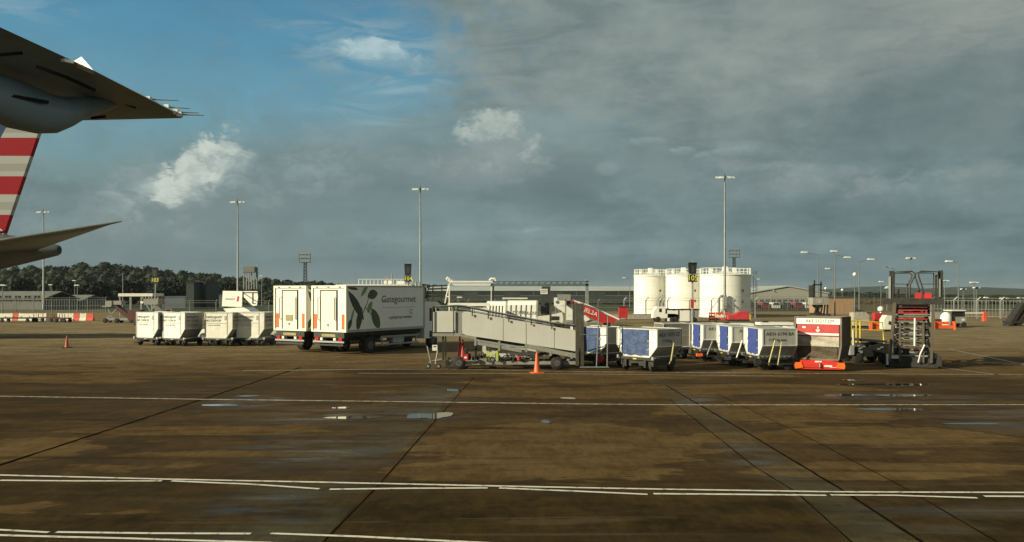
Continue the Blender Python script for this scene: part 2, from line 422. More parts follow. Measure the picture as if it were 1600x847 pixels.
# ------------------------------------------------------------------ catering trucks
TR_L, TR_W = 7.3, 1.36     # body length, half width
def make_truck(label, full_graphics=True):
    r = thing('catering_truck', label, 'truck', group='catering trucks parked side by side')
    hw, zb, zt = TR_W, 1.36, 4.0
    body = MB().bx(-hw,hw,.06,TR_L,zb,zt).build('cargo_body', CRM if False else W, r)
    MB().bx(-hw-.02,-hw+.10,-.01,.14,zb-.04,zt+.03).bx(hw-.10,hw+.02,-.01,.14,zb-.04,zt+.03) \
        .bx(-hw+.10,hw-.10,-.01,.14,zt-.12,zt+.03).bx(-hw+.10,hw-.10,-.01,.14,zb-.04,zb+.05).build('rear_frame', CRM, r)
    e = MB()
    for s in (-1,1):
        e.bx(s*(hw-.04), s*(hw+.018), .14, TR_L+.02, zt-.05, zt+.02).bx(s*(hw-.04), s*(hw+.018), .14, TR_L+.02, zb-.05, zb+.10)
        e.bx(s*(hw-.04), s*(hw+.02), TR_L-.10, TR_L+.025, zb+.10, zt-.05)
    e.build('edge_trim', ALG, r)
    # rear door
    d = MB().bx(-.62,.60,.02,.06,zb+.06,zt-.28).build('rear_door', CRM, r)
    MB().bx(-.68,-.62,.0,.06,zb+.06,zt-.22).bx(-.62,.60,.0,.06,zt-.28,zt-.22).bx(.60,.64,.0,.06,zb+.06,zt-.22).build('door_frame', DST, d)
    for x in (-.80,.52): MB().tube([(x,.03,2.0),(x,-.05,2.06),(x,-.05,3.3),(x,.03,3.36)], .022).build('grab_handle', DST, r, True)
    MB().bx(-.12,.02,-.01,.02,1.72,1.77).bx(-.10,0,-.015,.02,1.66,1.69).build('latch', DST, d)
    for x in (-hw+.16, hw-.36): MB().bx(x,x+.20,.03,.06,1.50,2.36).build('reflector_panel', ORF, r)
    for x in (-.9,0,.9): MB().bx(x-.08,x+.08,-.035,-.01,zt-.085,zt-.03).build('marker_lamp', DST, r)
    # under the tail
    MB().bx(-1.2,1.2,.02,.22,.98,1.28).bx(-1.15,1.15,-.02,.10,.52,.62).bx(-.95,-.85,.10,.24,.55,1.0).bx(.85,.95,.10,.24,.55,1.0).build('tail_beam', DST, r)
    MB().bx(-.55,.55,-.012,.02,1.04,1.20).build('number_board', PLT, r)
    MB().bx(-1.22,1.22,-.03,.05,.70,.80).build('bumper', GAL, r)
    for x in (-1.02,.82): MB().bx(x,x+.26,-.05,.02,.82,1.0).build('tail_lamp', RLN, r)
    for x in (-.62,.42): MB().bx(x,x+.18,-.05,.02,.83,.98).build('light_cluster', W, r)
    # chassis
    c = MB()
    for s in (-1,1): c.bx(s*.42,s*.52,.24,9.0,.78,1.05)
    c.bx(-1.0,1.0,.3,TR_L,1.06,1.31)
    for y in (1,2.2,3.6,5,6.6): c.bx(-.42,.42,y,y+.1,.8,1.0)
    for k in range(5):                                  # folded lifting arms under the body
        c.bar((-.9,1.6+k*1.05,1.02),(-.9,2.6+k*1.05,1.28),.08); c.bar((.9,1.6+k*1.05,1.02),(.9,2.6+k*1.05,1.28),.08)
    c.build('chassis', DST, r)
    for s in (-1,1):
        MB().bx(s*1.18,s*1.24,3.2,6.9,.86,.98).bx(s*1.18,s*1.24,3.2,6.9,.40,.50).bx(s*1.16,s*1.22,3.3,3.38,.50,.86).bx(s*1.16,s*1.22,6.6,6.68,.50,.86).build('side_guard', GAL, r)
        MB().bx(s*.80,s*1.16,4.4,5.5,.52,.90).build('fuel_tank', ALG, r)
        MB().tube([(s*1.06,2.2+.62*math.cos(t),.5+.62*math.sin(t)) for t in [math.pi*k/10 for k in range(11)]], .05, 6).build('mudguard', DST, r, True)
    for s in (-1,1):
        wheel(r,(s*1.0,2.2,.48),.48,.56); wheel(r,(s*1.05,8.45,.48),.48,.30)
    # cab
    cab = MB().prism([(7.5,.62),(9.55,.62),(9.62,1.5),(9.30,2.75),(8.95,3.0),(7.5,3.0)], 'x', -1.2, 1.2).build('cab', W, r)
    for s in (-1,1):
        MB().prism([(8.05,1.75),(9.28,1.75),(9.1,2.55),(8.05,2.6)], 'x', s*1.195, s*1.21).build('side_window', GLS, cab)
        MB().bx(s*1.30,s*1.52,9.0,9.12,1.75,2.55).bar((s*1.2,9.05,2.5),(s*1.42,9.05,2.5),.05).build('mirror', SBK if s<0 else W, cab)
        MB().prism([(8.05,.70),(8.85,.70),(8.85,1.1),(8.05,1.1)], 'x', s*1.19, s*1.215).build('cab_step', DST, cab)
    MB().add([(-1.05,9.61,1.62),(1.05,9.61,1.62),(1.0,9.34,2.66),(-1.0,9.34,2.66)], [(0,1,2,3)]).build('windscreen', GLS, cab)
    MB().bx(-.9,.9,TR_L+.03,TR_L+.55,2.95+.1,3.85).build('refrigeration_unit', GRB, r)
    # graphics on the near flank
    x = hw+.006
    def leaf(cy, cz, ln, wd, ang, m):
        pts = []
        n = 16
        for i in range(n):
            t = i/n*2
            u = t if t <= 1 else 2-t
            sgn = 1 if t <= 1 else -1
            a = (u-.5)*ln; b = sgn*wd/2*math.sin(math.pi*u)**.75*(1 if sgn>0 else .82)
            ca, sa = math.cos(ang), math.sin(ang); pts.append((cy+a*ca-b*sa, cz+a*sa+b*ca))
        return pts
    def leafpart(args):
        m = MB()
        k = 0
        for (cy,cz,ln,wd,ang) in args:
            pts = [(min(max(p[0],.16),TR_L-.15), min(max(p[1],zb+.12),zt-.07)) for p in leaf(cy,cz,ln,wd,R(ang),None)]
            m.prism(pts, 'x', hw+.001, x+.0008*k); k += 1
        return m
    leafpart([(2.55,2.02,1.5,.72,-62),(2.30,3.48,.95,.62,12)]).build('leaf_graphic', LGA, r)
    leafpart([(.85,2.85,2.2,.60,-52),(1.15,2.05,1.5,.52,75),(.45,3.9,1.2,.25,-10),(.30,1.75,.8,.35,60)]).build('leaf_graphic', LGB, r)
    leafpart([(2.05,2.75,.8,.38,60),(1.60,3.75,1.0,.30,50),(.55,2.3,.9,.2,70)]).build('leaf_graphic', LGC, r)
    st = MB().tube([(x,1.35,2.3),(x,1.75,2.9),(x,1.95,3.4),(x,2.1,3.75)], .028, 5).tube([(x,1.65,2.75),(x,2.0,2.45),(x,2.15,2.3)], .02, 5).build('stem_graphic', LGA, r)
    text('Gategourmet', .60, INK, r, (x+.002,4.75,3.20), RIGHT, sx=1.02)
    MB().bx(hw+.001,x+.002,3.15,6.35,2.70,2.715).bx(hw+.001,x+.002,3.1,3.6,3.03,3.05).bx(hw+.001,x+.002,3.05,3.5,3.13,3.15).build('underline', INK, r)
    text('a gategroup member', .27, INK, r, (x+.002,4.9,2.10), RIGHT)
    MB().tube([(x,5.95+.13*math.cos(t),2.42+.13*math.sin(t)) for t in [R(30+33*k) for k in range(10)]], .018, 5).build('swirl_emblem', INK, r)
    return r
ph = 32
def corner_to_root(px, Y, th):
    x = X(px,Y); return (x-TR_W*math.cos(R(th)), Y+TR_W*math.sin(R(th)), 0)
t2 = make_truck('catering box truck with green leaf design on its grey flank, right of the pair')
t2.location = corner_to_root(540.5, 49.0, ph); t2.rotation_euler = (0,0,R(-ph))
t1 = None
t1 = dup(t2, corner_to_root(478, 50.7, ph), -ph, 'catering box truck nearest the white containers, only its cream rear end showing')

MB().bx(-.34,.24,-.006,.016,1.92,2.28).build('notice_plate', PLT, t1)
# ------------------------------------------------------------------ air freight containers and dollies
def make_dolly(label, deck, w=2.3, d=1.9, group='container dollies in the rows'):
    r = thing('container_dolly', label, 'dolly', group=group)
    hw = w/2
    f = MB()
    for y in (0,d-.1): f.bx(-hw,hw,y,y+.1,deck-.13,deck-.02)
    for x in (-hw,hw-.1,-.05): f.bx(x,x+.1,.1,d-.1,deck-.125,deck-.025)
    f.bx(-hw+.3,hw-.3,.2,.3,.24,deck-.13).bx(-hw+.3,hw-.3,d-.4,d-.3,.24,deck-.13)
    f.build('deck_frame', DST, r)
    ro = MB()
    for k in range(7):
        yy = .25+k*(d-.5)/6; ro.cyl((-hw+.12,yy,deck-.045),(-.06,yy,deck-.045),.035,n=8).cyl((.06,yy,deck-.045),(hw-.12,yy,deck-.045),.035,n=8)
    ro.build('rollers', GAL, r)
    for x in (-hw+.02,hw-.14): MB().bx(x,x+.12,-.05,0,deck-.09,deck+.06).build('end_stop', GAL, r)
    MB().bx(-hw+.16,hw-.16,.12,d-.12,.26,deck-.15).bx(-.06,.06,-.35,.12,.28,.38).bx(-hw+.5,-hw+.62,-.02,.12,.2,deck-.13).bx(hw-.62,hw-.5,-.02,.12,.2,deck-.13).build('under_frame', DST, r)
    MB().bx(-.12,.10,-.03,0,deck-.11,deck-.05).build('rating_plate', YEL if deck>.6 else GAL, r)
    for sx in (-1,1):
        for y in (.28,d-.28): wheel(r,(sx*(hw-.32),y,.21),.21,.14,'x',DST)
    return r
def make_bar(parent, pts, m):
    MB().tube(pts, .035, 8).build('drawbar', m, parent, True)

def make_uld(label, W_, D_, H_, cl, cr, hs, front, side, group, letter=None, side_text=None, curtain=None, cin=(.0,.0), tsize=.2, tcol=INK, clo=.06):
    """front faces -Y; origin at base centre of the front edge"""
    r = thing('cargo_container', label, 'container', group=group)
    h = W_/2
    prof = [(-h,hs),(-h+cl,0),(h-cr,0),(h,hs),(h,H_),(-h,H_)]
    prof = [p for i,p in enumerate(prof) if i==0 or p!=prof[i-1]]
    MB().prism(prof,'y',.03,D_-.03).build('shell', side, r)
    fr = MB()
    for y in (.0, D_-.0):
        for i in range(len(prof)):
            a, b = prof[i], prof[(i+1)%len(prof)]
            fr.bar((a[0],y,a[1]),(b[0],y,b[1]),.055)
    for (u,v) in prof: fr.bar((u,0,v),(u,D_,v),.05)
    fr.build('edge_frame', ALU if front is not GRB else GRB, r)
    ins = .03
    fp = [(-h+ins,hs+.01),(-h+cl+ins*.6,ins),(h-cr-ins*.6,ins),(h-ins,hs+.01),(h-ins,H_-ins),(-h+ins,H_-ins)]
    MB().prism(fp,'y',.005,.03).build('front_panel', front, r)
    if curtain:
        a, b = cin; n = 12
        vs = []; fs = []; rows = 9
        rnd = random.Random(len(label))
        top, bot = H_-.02, clo
        for j in range(rows+1):
            z = top+(bot-top)*j/rows
            for i in range(n+1):
                x = a+(b-a)*i/n
                fold = .022*math.sin(i*1.9+j*.35)*(.3+.7*j/rows)+.014*rnd.uniform(-1,1)
                vs.append((x, -.035+fold, z+ (0.02*math.sin(i*1.3) if j==rows else 0)))
        for j in range(rows):
            for i in range(n):
                k = j*(n+1)+i; fs.append((k,k+1,k+n+2,k+n+1))
        o = MB().add(vs, fs).build('curtain', curtain, r, True)
        MB().bx(a-.02,a+.02,-.055,-.03,H_*.55,H_*.60).bx(a-.02,a+.02,-.055,-.03,H_*.25,H_*.30).bx(b-.02,b+.02,-.055,-.03,H_*.55,H_*.60).bx(b-.02,b+.02,-.055,-.03,H_*.25,H_*.30).build('strap', ALU, o)
    if letter:
        for (s_, sz, x, z) in letter: text(s_, sz, tcol, r, (x,-.004,z), FRONT)
    if side_text:
        for (s_, sz, y, z) in side_text: text(s_, sz, INK, r, (h+.006,y,z), RIGHT)
    return r

DGR = 'container dollies in the white row'
# white row on the left
WG = 'white air freight containers in the left row'
def white_uld(label, code, dirt=W):
    r = make_uld(label, 2.0, 1.53, 1.70, 0.0, .46, .62, dirt, ALG, WG,
             letter=[('swissport', .30, -.35, 1.42), (code, .20, -.42, 1.16), ('max gross weight 1588 kg', .085, -.35, .86)],
             side_text=[('swissport', .28, .70, 1.42), (code, .18, .66, 1.16), ('max gross weight 1588 kg', .07, .7, .86)])
    MB().bx(.60,.64,-.012,.005,.05,1.66).bx(-.97,.60,-.012,.005,.98,1.01).build('door_seam', ALG, r)
    MB().bx(.42,.56,-.012,.005,1.2,1.5).build('placard', ALG, r)
    return r
dl = make_dolly('low dolly under the leftmost white container of the left row', .54, group=DGR)
make_bar(dl, [(0,-.02,.40),(0,-.55,.28),(0,-.95,.25)], DST)
Yl = 57.8
def put_uld(o, px, Y, th, zz, W_):      # px = left edge of the front
    c, s = math.cos(R(th)), math.sin(R(th)); x = X(px,Y)
    o.location = (x+W_/2*c, Y-W_/2*s, zz); o.rotation_euler = (0,0,R(-th))
def put_dolly(d, o):
    th = o.rotation_euler.z; p = Vector(o.location); f = Vector((math.sin(-th), math.cos(-th),0))
    q = p - f*.12; d.location = (q.x,q.y,0); d.rotation_euler = (0,0,th)
u1 = white_uld('white container at the left end of the left white row', 'AKE 71028 SP')
put_uld(u1, 213.5, 58.6, 25, .55, 2.0); put_dolly(dl, u1)
lab = ['brightly lit white container second in the left row, beneath the small red sign',
       'white container third in the left row, crumpled front right of the small white car nose',
       'white container beside the parked catering trucks, its front half in shade']
dlab = ['low dolly under the second white container of the left row','low dolly under the third white container, right of the white car nose','low dolly under the white container beside the catering trucks']
for i,(px,th,Y) in enumerate([(254.5,25,57.9),(320.5,11,57.6),(370,11,57.9)]):
    u = white_uld(lab[i], ['AKE 71334 SP','AKE 73214 SP','AKE 72255 SP'][i], W if i<1 else WO)
    put_uld(u, px, Y, th, .55, 2.0)
    d = copy_tree(dl); d['label'] = dlab[i]; put_dolly(d, u)

# grey and blue row on the right
BG = 'grey air freight containers with blue curtains'
DG2 = 'container dollies in the blue curtain row'
dA = make_dolly('dolly under the blue curtained container with a handle leaning on its grey side', .66, 2.3, 1.8, group=DG2)
make_bar(dA, [(1.25,.9,.35),(1.5,.75,.55),(1.62,.80,1.35)], HND)
def put_right(o, px, Y, th, zz, W_):    # px,Y = right edge of the front
    c, s = math.cos(R(th)), math.sin(R(th)); x = X(px,Y)
    o.location = (x-W_/2*c, Y+W_/2*s, zz); o.rotation_euler = (0,0,R(-th))
def akh(label, D_, txt, W_=2.44, cur=BLU, cin=(-.85,.75), sm=ALG):
    return make_uld(label, W_, D_, 1.27, .45, .45, .50, W, sm, BG, side_text=txt, curtain=cur, cin=cin)
c2 = akh('container with wide rumpled blue tarpaulin beside a bright white strip, lettered grey end', 1.75, [('AKH 3475 EZ',.26,.85,1.02),('1130 kg',.2,.7,.74)], cin=(-.95,.72))
put_right(c2, 1027, 38.6, 50, .68, 2.44); put_dolly(dA, c2)
c1 = akh('container with slack blue tarpaulin half hidden behind the ramp end posts', 1.35, None, cin=(-1.0,.80))
put_right(c1, 947.5, 41.2, 50, .66, 2.44)
d1 = copy_tree(dA); d1['label'] = 'dolly with a red hub under the container behind the ramp end posts'; put_dolly(d1, c1)
MB().cyl((1.0,-.10,.42),(1.0,.05,.42),.17,n=14).build('hub', RED, d1, True)
labs = ['furthest of three close set containers with narrow blue curtains, left of the other two','middle container of the three with narrow blue curtains','nearest container of the three with narrow blue curtains, its long grey flank lettered']
dls = ['dolly under the leftmost of three narrow blue curtained containers','dolly under the middle narrow blue curtained container, white handle raised','dolly under the long grey container beside the red fronted one, yellow handle raised']
for i,(px,Y,th,D_,tx) in enumerate([(1099.5,44.4,86,1.2,[('AKH',.24,.5,1.05)]),(1144,42.0,86,1.3,[('AKH',.24,.6,1.05),('EZ',.16,.6,.8)]),(1192,39.5,85,1.62,[('AKH 6194 BA',.23,.82,1.03),('1130 kg max',.17,.7,.76)])]):
    u = akh(labs[i], D_, tx, cur=BLP, cin=(-.66,.62)); put_right(u, px, Y, th, .68, 2.44)
    d = make_dolly(dls[i], .66, 2.3, D_+.15, group=DG2); put_dolly(d, u)
    hx = D_*.2
    make_bar(d, [(1.2,hx+.1,.30),(1.45,hx,.42),(1.55,hx+.25,1.15+.15*i)], [GAL,W,HND][i])
    if i == 2: MB().tube([(1.42,.75,.3),(1.5,.9,1.35)], .028, 8).build('second_handle', HND, d, True)
    MB().bx(.9,1.12,-.2,.1,.30,.44).build('coupling', [ORG,GAL,DST][i], d)

BRG = mat('brown_grey_panel', (.17,.145,.11), .6, dirt=.3, streak=.4)
c9 = make_uld('plain brown grey container half hidden between the wide blue tarpaulin and the narrow blue curtains', 1.5, 1.4, 1.25, 0, .0, .6, BRG, BRG, BG)
MB().bx(-.74,.74,-.012,.004,.60,.63).bx(-.74,.74,-.012,.004,.92,.94).build('panel_rib', GRB, c9)
put_right(c9, 1077.5, 46.6, -10, .68, 1.5)
d9 = make_dolly('dolly under the plain brown grey container between the blue curtained ones', .66, 1.7, 1.6, group=DG2); put_dolly(d9, c9)
# container with red banner on a red dolly
rc = thing('cargo_container', 'white and brown container with a red banner across its front, above the red bumper', 'container')
h, HT, Dp = 1.05, 1.95, 1.55
MB().prism([(-h,.62),(-h+.12,0),(h-.12,0),(h,.62),(h,HT),(-h,HT)],'y',.03,Dp).build('shell', mat('brown_shell',(.12,.085,.06),.7,dirt=.4), rc)
fr = MB()
for a,b in (((-h,.62),(-h,HT)),((h,.62),(h,HT)),((-h,HT),(h,HT)),((-h+.12,0),(h-.12,0)),((-h,.62),(-h+.12,0)),((h,.62),(h-.12,0))):
    fr.bar((a[0],0,a[1]),(b[0],0,b[1]),.07)
fr.bar((-h,0,HT),(-h,Dp,HT),.06).bar((h,0,HT),(h,Dp,HT),.06).bar((-h,Dp,HT),(h,Dp,HT),.06).bar((h,Dp,.62),(h,Dp,HT),.06).build('edge_frame', mat('brown_frame',(.17,.13,.095),.6,dirt=.4), rc)
MB().bx(-h+.05,h-.05,.0,.03,1.63,HT-.04).build('header_board', W, rc)
text('AKE 51217 EM', .21, INK, rc, (.08,-.005,1.77), FRONT)
bn = MB().bx(-h+.10,h-.10,-.012,.03,1.22,1.60).build('red_banner', RED, rc)
MB().bx(-.72,-.56,-.018,-.010,1.44,1.52).prism([(0,1.40),(.05,1.47),(.0,1.54),(-.03,1.46)],'y',-.018,-.010).bx(-.09,.09,-.018,-.010,1.33,1.38).bx(-.06,.06,-.018,-.010,1.27,1.31).build('emblem', INW, bn)
MB().bx(-h+.10,h-.10,-.010,.03,1.12,1.215).build('white_band', W, rc)
MB().bx(-h+.10,h-.10,-.016,.03,1.08,1.118).build('red_band', RED, rc)
def cloth(x0,x1,z0,z1,m,name,par,seed):
    rnd = random.Random(seed); n, rw = 14, 8; vs=[]; fs=[]
    for j in range(rw+1):
        for i in range(n+1):
            vs.append((x0+(x1-x0)*i/n, -.02+.035*math.sin(i*.55+j*.9)*math.sin(math.pi*i/n)+.012*rnd.uniform(-1,1), z0+(z1-z0)*j/rw))
    for j in range(rw):
        for i in range(n):
            k=j*(n+1)+i; fs.append((k,k+1,k+n+2,k+n+1))
    return MB().add(vs,fs).build(name, m, par, True)
cloth(-h+.09,h-.09,.60,1.06,TWT,'white_sheet',rc,3); cloth(-h+.16,h-.16,.03,.58,TRC,'brown_sheet',rc,4)
def put_c(o, px, Y, th, zz): o.location=(X(px,Y),Y,zz); o.rotation_euler=(0,0,R(-th))
put_c(rc, 1278, 39.8, 36, .53)
rd = thing('red_dolly', 'red dolly with glowing orange end reflectors below the red bannered container', 'dolly')
MB().bx(-1.05,1.05,.1,1.6,.36,.50).build('deck_frame', DST, rd)
MB().bx(-.98,.98,-.12,.1,.16,.34).bx(-.85,.85,-.08,.1,.34,.50).bx(-1.0,1.0,-.10,.1,.08,.14).build('bumper', mat('bright_red_paint',(.72,.05,.03),.4,dirt=.25), rd)
for s in (-1,1):
    MB().prism([(s*.72,.16),(s*1.08,.10),(s*1.12,.24),(s*1.08,.40),(s*.80,.40)],'y',-.16,-.08).build('end_reflector', ORF, rd)
MB().bx(.20,.55,-.132,-.121,.20,.28).bx(.45,.72,-.132,-.121,.17,.19).bx(-.2,.1,-.092,-.081,.40,.47).build('white_marking', INW, rd)
MB().tube([(0,-.13,.42),(.0,-.2,.34),(0,-.2,.2),(.04,-.13,.16)],.03,8).build('tow_hook', GAL, rd, True)
for sx in (-1,1):
    for y in (.45,1.3): wheel(rd,(sx*.85,y,.2),.2,.16,'x',DST)
put_c(rd, 1280, 39.6, 12, 0)

# ------------------------------------------------------------------ boarding ramp
YR = 40.2
rs = F/YR
def rx(px): return (px-790)/rs
def rz(py): return H-(py-HZ)/rs
ramp = thing('boarding_ramp', 'long pale towable boarding ramp with sloping side panels on a wheeled chassis', 'ramp', (X(790,YR),YR,0))
N_, Fa = 0.0, 1.75            # near and far side
def sidewall(y, nm):
    w = MB().prism([(rx(722),rz(488.5)),(rx(903),rz(518.5)),(rx(899),rz(549)),(rx(722),rz(523))],'y',y,y+.04).build('side_panel', RMP, ramp)
    s = MB()
    for px, a, b in ((786,499,533),(822,505,537.5),(866,512.5,544)): s.bx(rx(px)-.012,rx(px)+.012,y-.006,y+.046,rz(b),rz(a)-.01)
    s.build('panel_seam', GRB, w)
    return w
sidewall(N_,0); sidewall(Fa,1)
for y in (N_,Fa):
    w = MB().bx(rx(677),rx(708),y+.004,y+.044,rz(519),rz(487.5)).build('end_panel', RMP, ramp)
    MB().bx(rx(711),rx(721),y+.01,y+.05,rz(522),rz(488)).build('hinge_panel', GRB, ramp)
MB().bx(rx(676),rx(721),.06,Fa-.01,rz(522),rz(519.5)).hexa([(rx(722),.06,rz(524)),(rx(899),.06,rz(550)),(rx(899),Fa-.01,rz(550)),(rx(722),Fa-.01,rz(524)),(rx(722),.06,rz(522)),(rx(899),.06,rz(548)),(rx(899),Fa-.01,rz(548)),(rx(722),Fa-.01,rz(522))]).build('floor', DST, ramp)
for y in (-.05,Fa+.06):
    b = MB()
    b.bar((rx(676),y,rz(523)),(rx(722),y,rz(523)),.06,.14); b.bar((rx(722),y,rz(524.5)),(rx(744),y,rz(528)),.06,.12)
    b.bar((rx(742),y-.02,rz(531)),(rx(822),y-.02,rz(544)),.07,.09); b.bar((rx(742),y-.005,rz(535)),(rx(815),y-.005,rz(548)),.06,.16)
    b.bar((rx(820),y-.02,rz(540)),(rx(900),y-.02,rz(556)),.07,.20)
    for px, t, bt in ((743,527,540),(780,533,548),(822,538,550),(860,546,556),(893,551,560)): b.bx(rx(px)-.05,rx(px)+.05,y-.06,y+.02,rz(bt),rz(t))
    b.build('under_rail', GRB, ramp)
for y in (-.06,Fa+.07):
    hr = MB()
    hr.tube([(rx(676),y,rz(487)),(rx(676),y,rz(480)),(rx(712),y,rz(478)),(rx(724),y,rz(479)),(rx(775),y,rz(489.5)),(rx(862),y,rz(505.5)),(rx(902),y,rz(510))],.03)
    hr.tube([(rx(712),y,rz(484)),(rx(724),y,rz(485)),(rx(775),y,rz(494)),(rx(862),y,rz(509))],.022)
    for px, t, bt in ((676,480,523),(709,478,524),(738,481,494),(763,486,498),(795,493,503),(830,499,508),(862,505,514)): hr.tube([(rx(px),y,rz(bt)),(rx(px),y,rz(t))],.028)
    hr.build('handrail', DST if y<0 else GAL, ramp, True)
ch = MB()
for y in (.15,1.6): ch.bx(rx(697),rx(905),y,y+.10,rz(570),rz(565))
for px in (700,745,800,850,890): ch.bx(rx(px),rx(px)+.1,.25,1.6,rz(569.5),rz(566))
ch.bar((rx(885),.2,rz(566)),(rx(899),.2,rz(552)),.1); ch.bar((rx(885),1.6,rz(566)),(rx(899),1.6,rz(552)),.1)
for y in (.3,1.5): ch.bar((rx(760),y,rz(565)),(rx(820),y,rz(548)),.1,.12); ch.bar((rx(820),y,rz(565)),(rx(860),y,rz(553)),.09); ch.cyl((rx(790),y,rz(562)),(rx(806),y,rz(550)),.06)
ch.build('chassis', GRB, ramp)
lg = MB()
for y in (.1,1.6):
    lg.bar((rx(692),y,rz(525)),(rx(692.5),y,rz(562)),.08).bar((rx(742),y,rz(536)),(rx(742),y,rz(566)),.06)
    lg.bar((rx(698),y,rz(562)),(rx(698),y,rz(576)),.12,.12)
lg.build('support_leg', DST, ramp)
for px in (717,870.5):
    for y in (.10,1.72): wheel(ramp,(rx(px),y,.31),.31,.22,'y')
# tall end posts and end gate
for px in (901.5,909.5):
    MB().bx(rx(px)-.075,rx(px)+.075,-.14,.02,rz(571),rz(476)).build('end_post', PST, ramp)
    MB().bx(rx(px)-.07,rx(px)+.07,Fa+.1,Fa+.22,rz(571),rz(476)).build('end_post', PST, ramp)
MB().bx(rx(899),rx(912),-.12,0,rz(476)+.003,rz(474)).build('post_cap', PST, ramp)
MB().bx(rx(863)-.05,rx(863)+.05,Fa+.1,Fa+.2,rz(513),rz(467)).build('end_post', PST, ramp)
eg = MB()
for px, t in ((931,483),(947.5,493)): eg.tube([(rx(px),-.35,rz(572.5)),(rx(px)+(.12 if px<940 else 0.03),-.35,rz(t))],.032)
eg.tube([(rx(905),-.35,rz(573)),(rx(950),-.35,rz(573))],.04).tube([(rx(906),-.35,rz(522)),(rx(950),-.35,rz(523.5))],.022).tube([(rx(912),-.35,rz(476)),(rx(935),-.35,rz(484)),(rx(949),-.35,rz(494))],.025)
eg.build('end_gate', MST, ramp, True)
MB().bx(rx(884),rx(886),.6,.65,rz(510),rz(468)).bx(rx(872),rx(893),.6,.64,rz(470),rz(460)).build('notice_board', GRB, ramp)
# equipment carried on the chassis
def hoopset(px0, m, y=.02):
    x0 = rx(px0); g = MB()
    g.tube([(x0,y,rz(566)),(x0,y,rz(548)),(x0+.08,y,rz(545)),(x0+.44,y,rz(545)),(x0+.52,y,rz(548)),(x0+.52,y,rz(566))],.03)
    return g.build('guard_hoop', DST, ramp, True)
hoopset(725,DST); hp = hoopset(761.5,DST)
MB().bx(rx(760),rx(764),-.03,.0,rz(557),rz(548.5)).bx(rx(775),rx(778.5),-.03,.0,rz(564),rz(548)).bx(rx(764),rx(775),-.03,0,rz(552.5),rz(551.3)).bx(rx(764),rx(775),-.03,0,rz(556.5),rz(555.5)).build('yellow_bracket', HIV, hp)
MB().bx(rx(752),rx(838),.22,.26,rz(559),rz(541)).build('white_screen', RMP, ramp)
eng = MB()
for k in range(14):
    px = random.uniform(726,758); py = random.uniform(550,563); w = random.uniform(.08,.2)
    eng.bx(rx(px),rx(px)+w,.05+.01*k,.25+.012*k,rz(py+5),rz(py))
eng.build('pump_unit', DST, ramp)
rnd = random.Random(11); eng2 = MB()
for k in range(12):
    px = rnd.uniform(796,856); py = rnd.uniform(551,562); w = rnd.uniform(.1,.3)
    eng2.bx(rx(px),rx(px)+w,.3+.013*k,.7+.011*k,rz(py+5),rz(py))
for k in range(5): eng2.tube([(rx(745+k*18),.12,rz(566)),(rx(752+k*18),.12,rz(556)),(rx(762+k*18),.12,rz(556)),(rx(768+k*18),.12,rz(565))],.022)
eng2.build('hydraulic_unit', DST, ramp)
MB().bx(rx(724),rx(731.5),-.05,.05,rz(563),rz(553)).build('red_case', RED, ramp)
MB().bx(rx(725.5),rx(729.5),-.056,-.05,rz(560),rz(557)).build('white_mark', INW, ramp)
MB().cyl((rx(811),.1,rz(563)),(rx(811),.1,rz(557)),.1).build('extinguisher', RED, ramp, True)
tb = MB()
tb.bar((rx(688),.85,rz(563)),(rx(668),.85,rz(568)),.08).tube([(rx(672),.5,rz(569)),(rx(666),.5,rz(542))],.035).tube([(rx(679),.5,rz(570)),(rx(683),.5,rz(546))],.035).bar((rx(668),.5,rz(567)),(rx(700),.9,rz(566)),.06)
tb.build('tow_bar', GAL, ramp, True)
MB().bx(rx(674),rx(682),.45,.48,rz(549),rz(540)).build('tow_sign', W, ramp)
MB().bx(rx(676),rx(680),.444,.449,rz(543.5),rz(541.5)).build('sign_mark', INK, ramp)
for px in (667.5,684): wheel(ramp,(rx(px),.5,.12),.12,.09,'y',GAL)
# traffic cones
def cone(label, px, py, hh, base=.2, m=ORG, band=False, loc=None):
    Y = GY(py); o = thing('traffic_cone', label, 'cone', loc or (X(px,Y),Y,0), random.uniform(-20,20))
    MB().lathe((0,0,.04),[(base*.62,0),(base*.55,.03),(base*.12,hh-.05),(base*.10,hh-.045)],18).build('cone_body', m, o, True)
    MB().bx(-base,base,-base,base,.002,.04).build('base', m if not band else BLK, o)
    return o
cone('large bright orange cone standing in front of the boarding ramp', 839, 583, .98, .26)
cone('small dark orange cone alone on the open apron at the far left', 104.5, 543.5, .80, .24, mat('faded_orange',(.45,.09,.03),.6,dirt=.4), True)
for i,(px,h_) in enumerate(((718.5,1.0),(723,.85))):
    loc = (X(px,YR+.5),YR+.5,.52)
    c = thing('traffic_cone', ['slim red cone on the ramp chassis above its front wheel, taller of two','slim red cone on the ramp chassis above its front wheel, shorter of two'][i],'cone',loc)
    MB().lathe((0,0,.03),[(.13,0),(.11,.03),(.03,h_),(.025,h_+.01)],14).build('cone_body', mat('red_cone',(.5,.04,.03),.5), c, True)
    MB().bx(-.17,.17,-.12,.12,0,.03).build('base', RED, c)

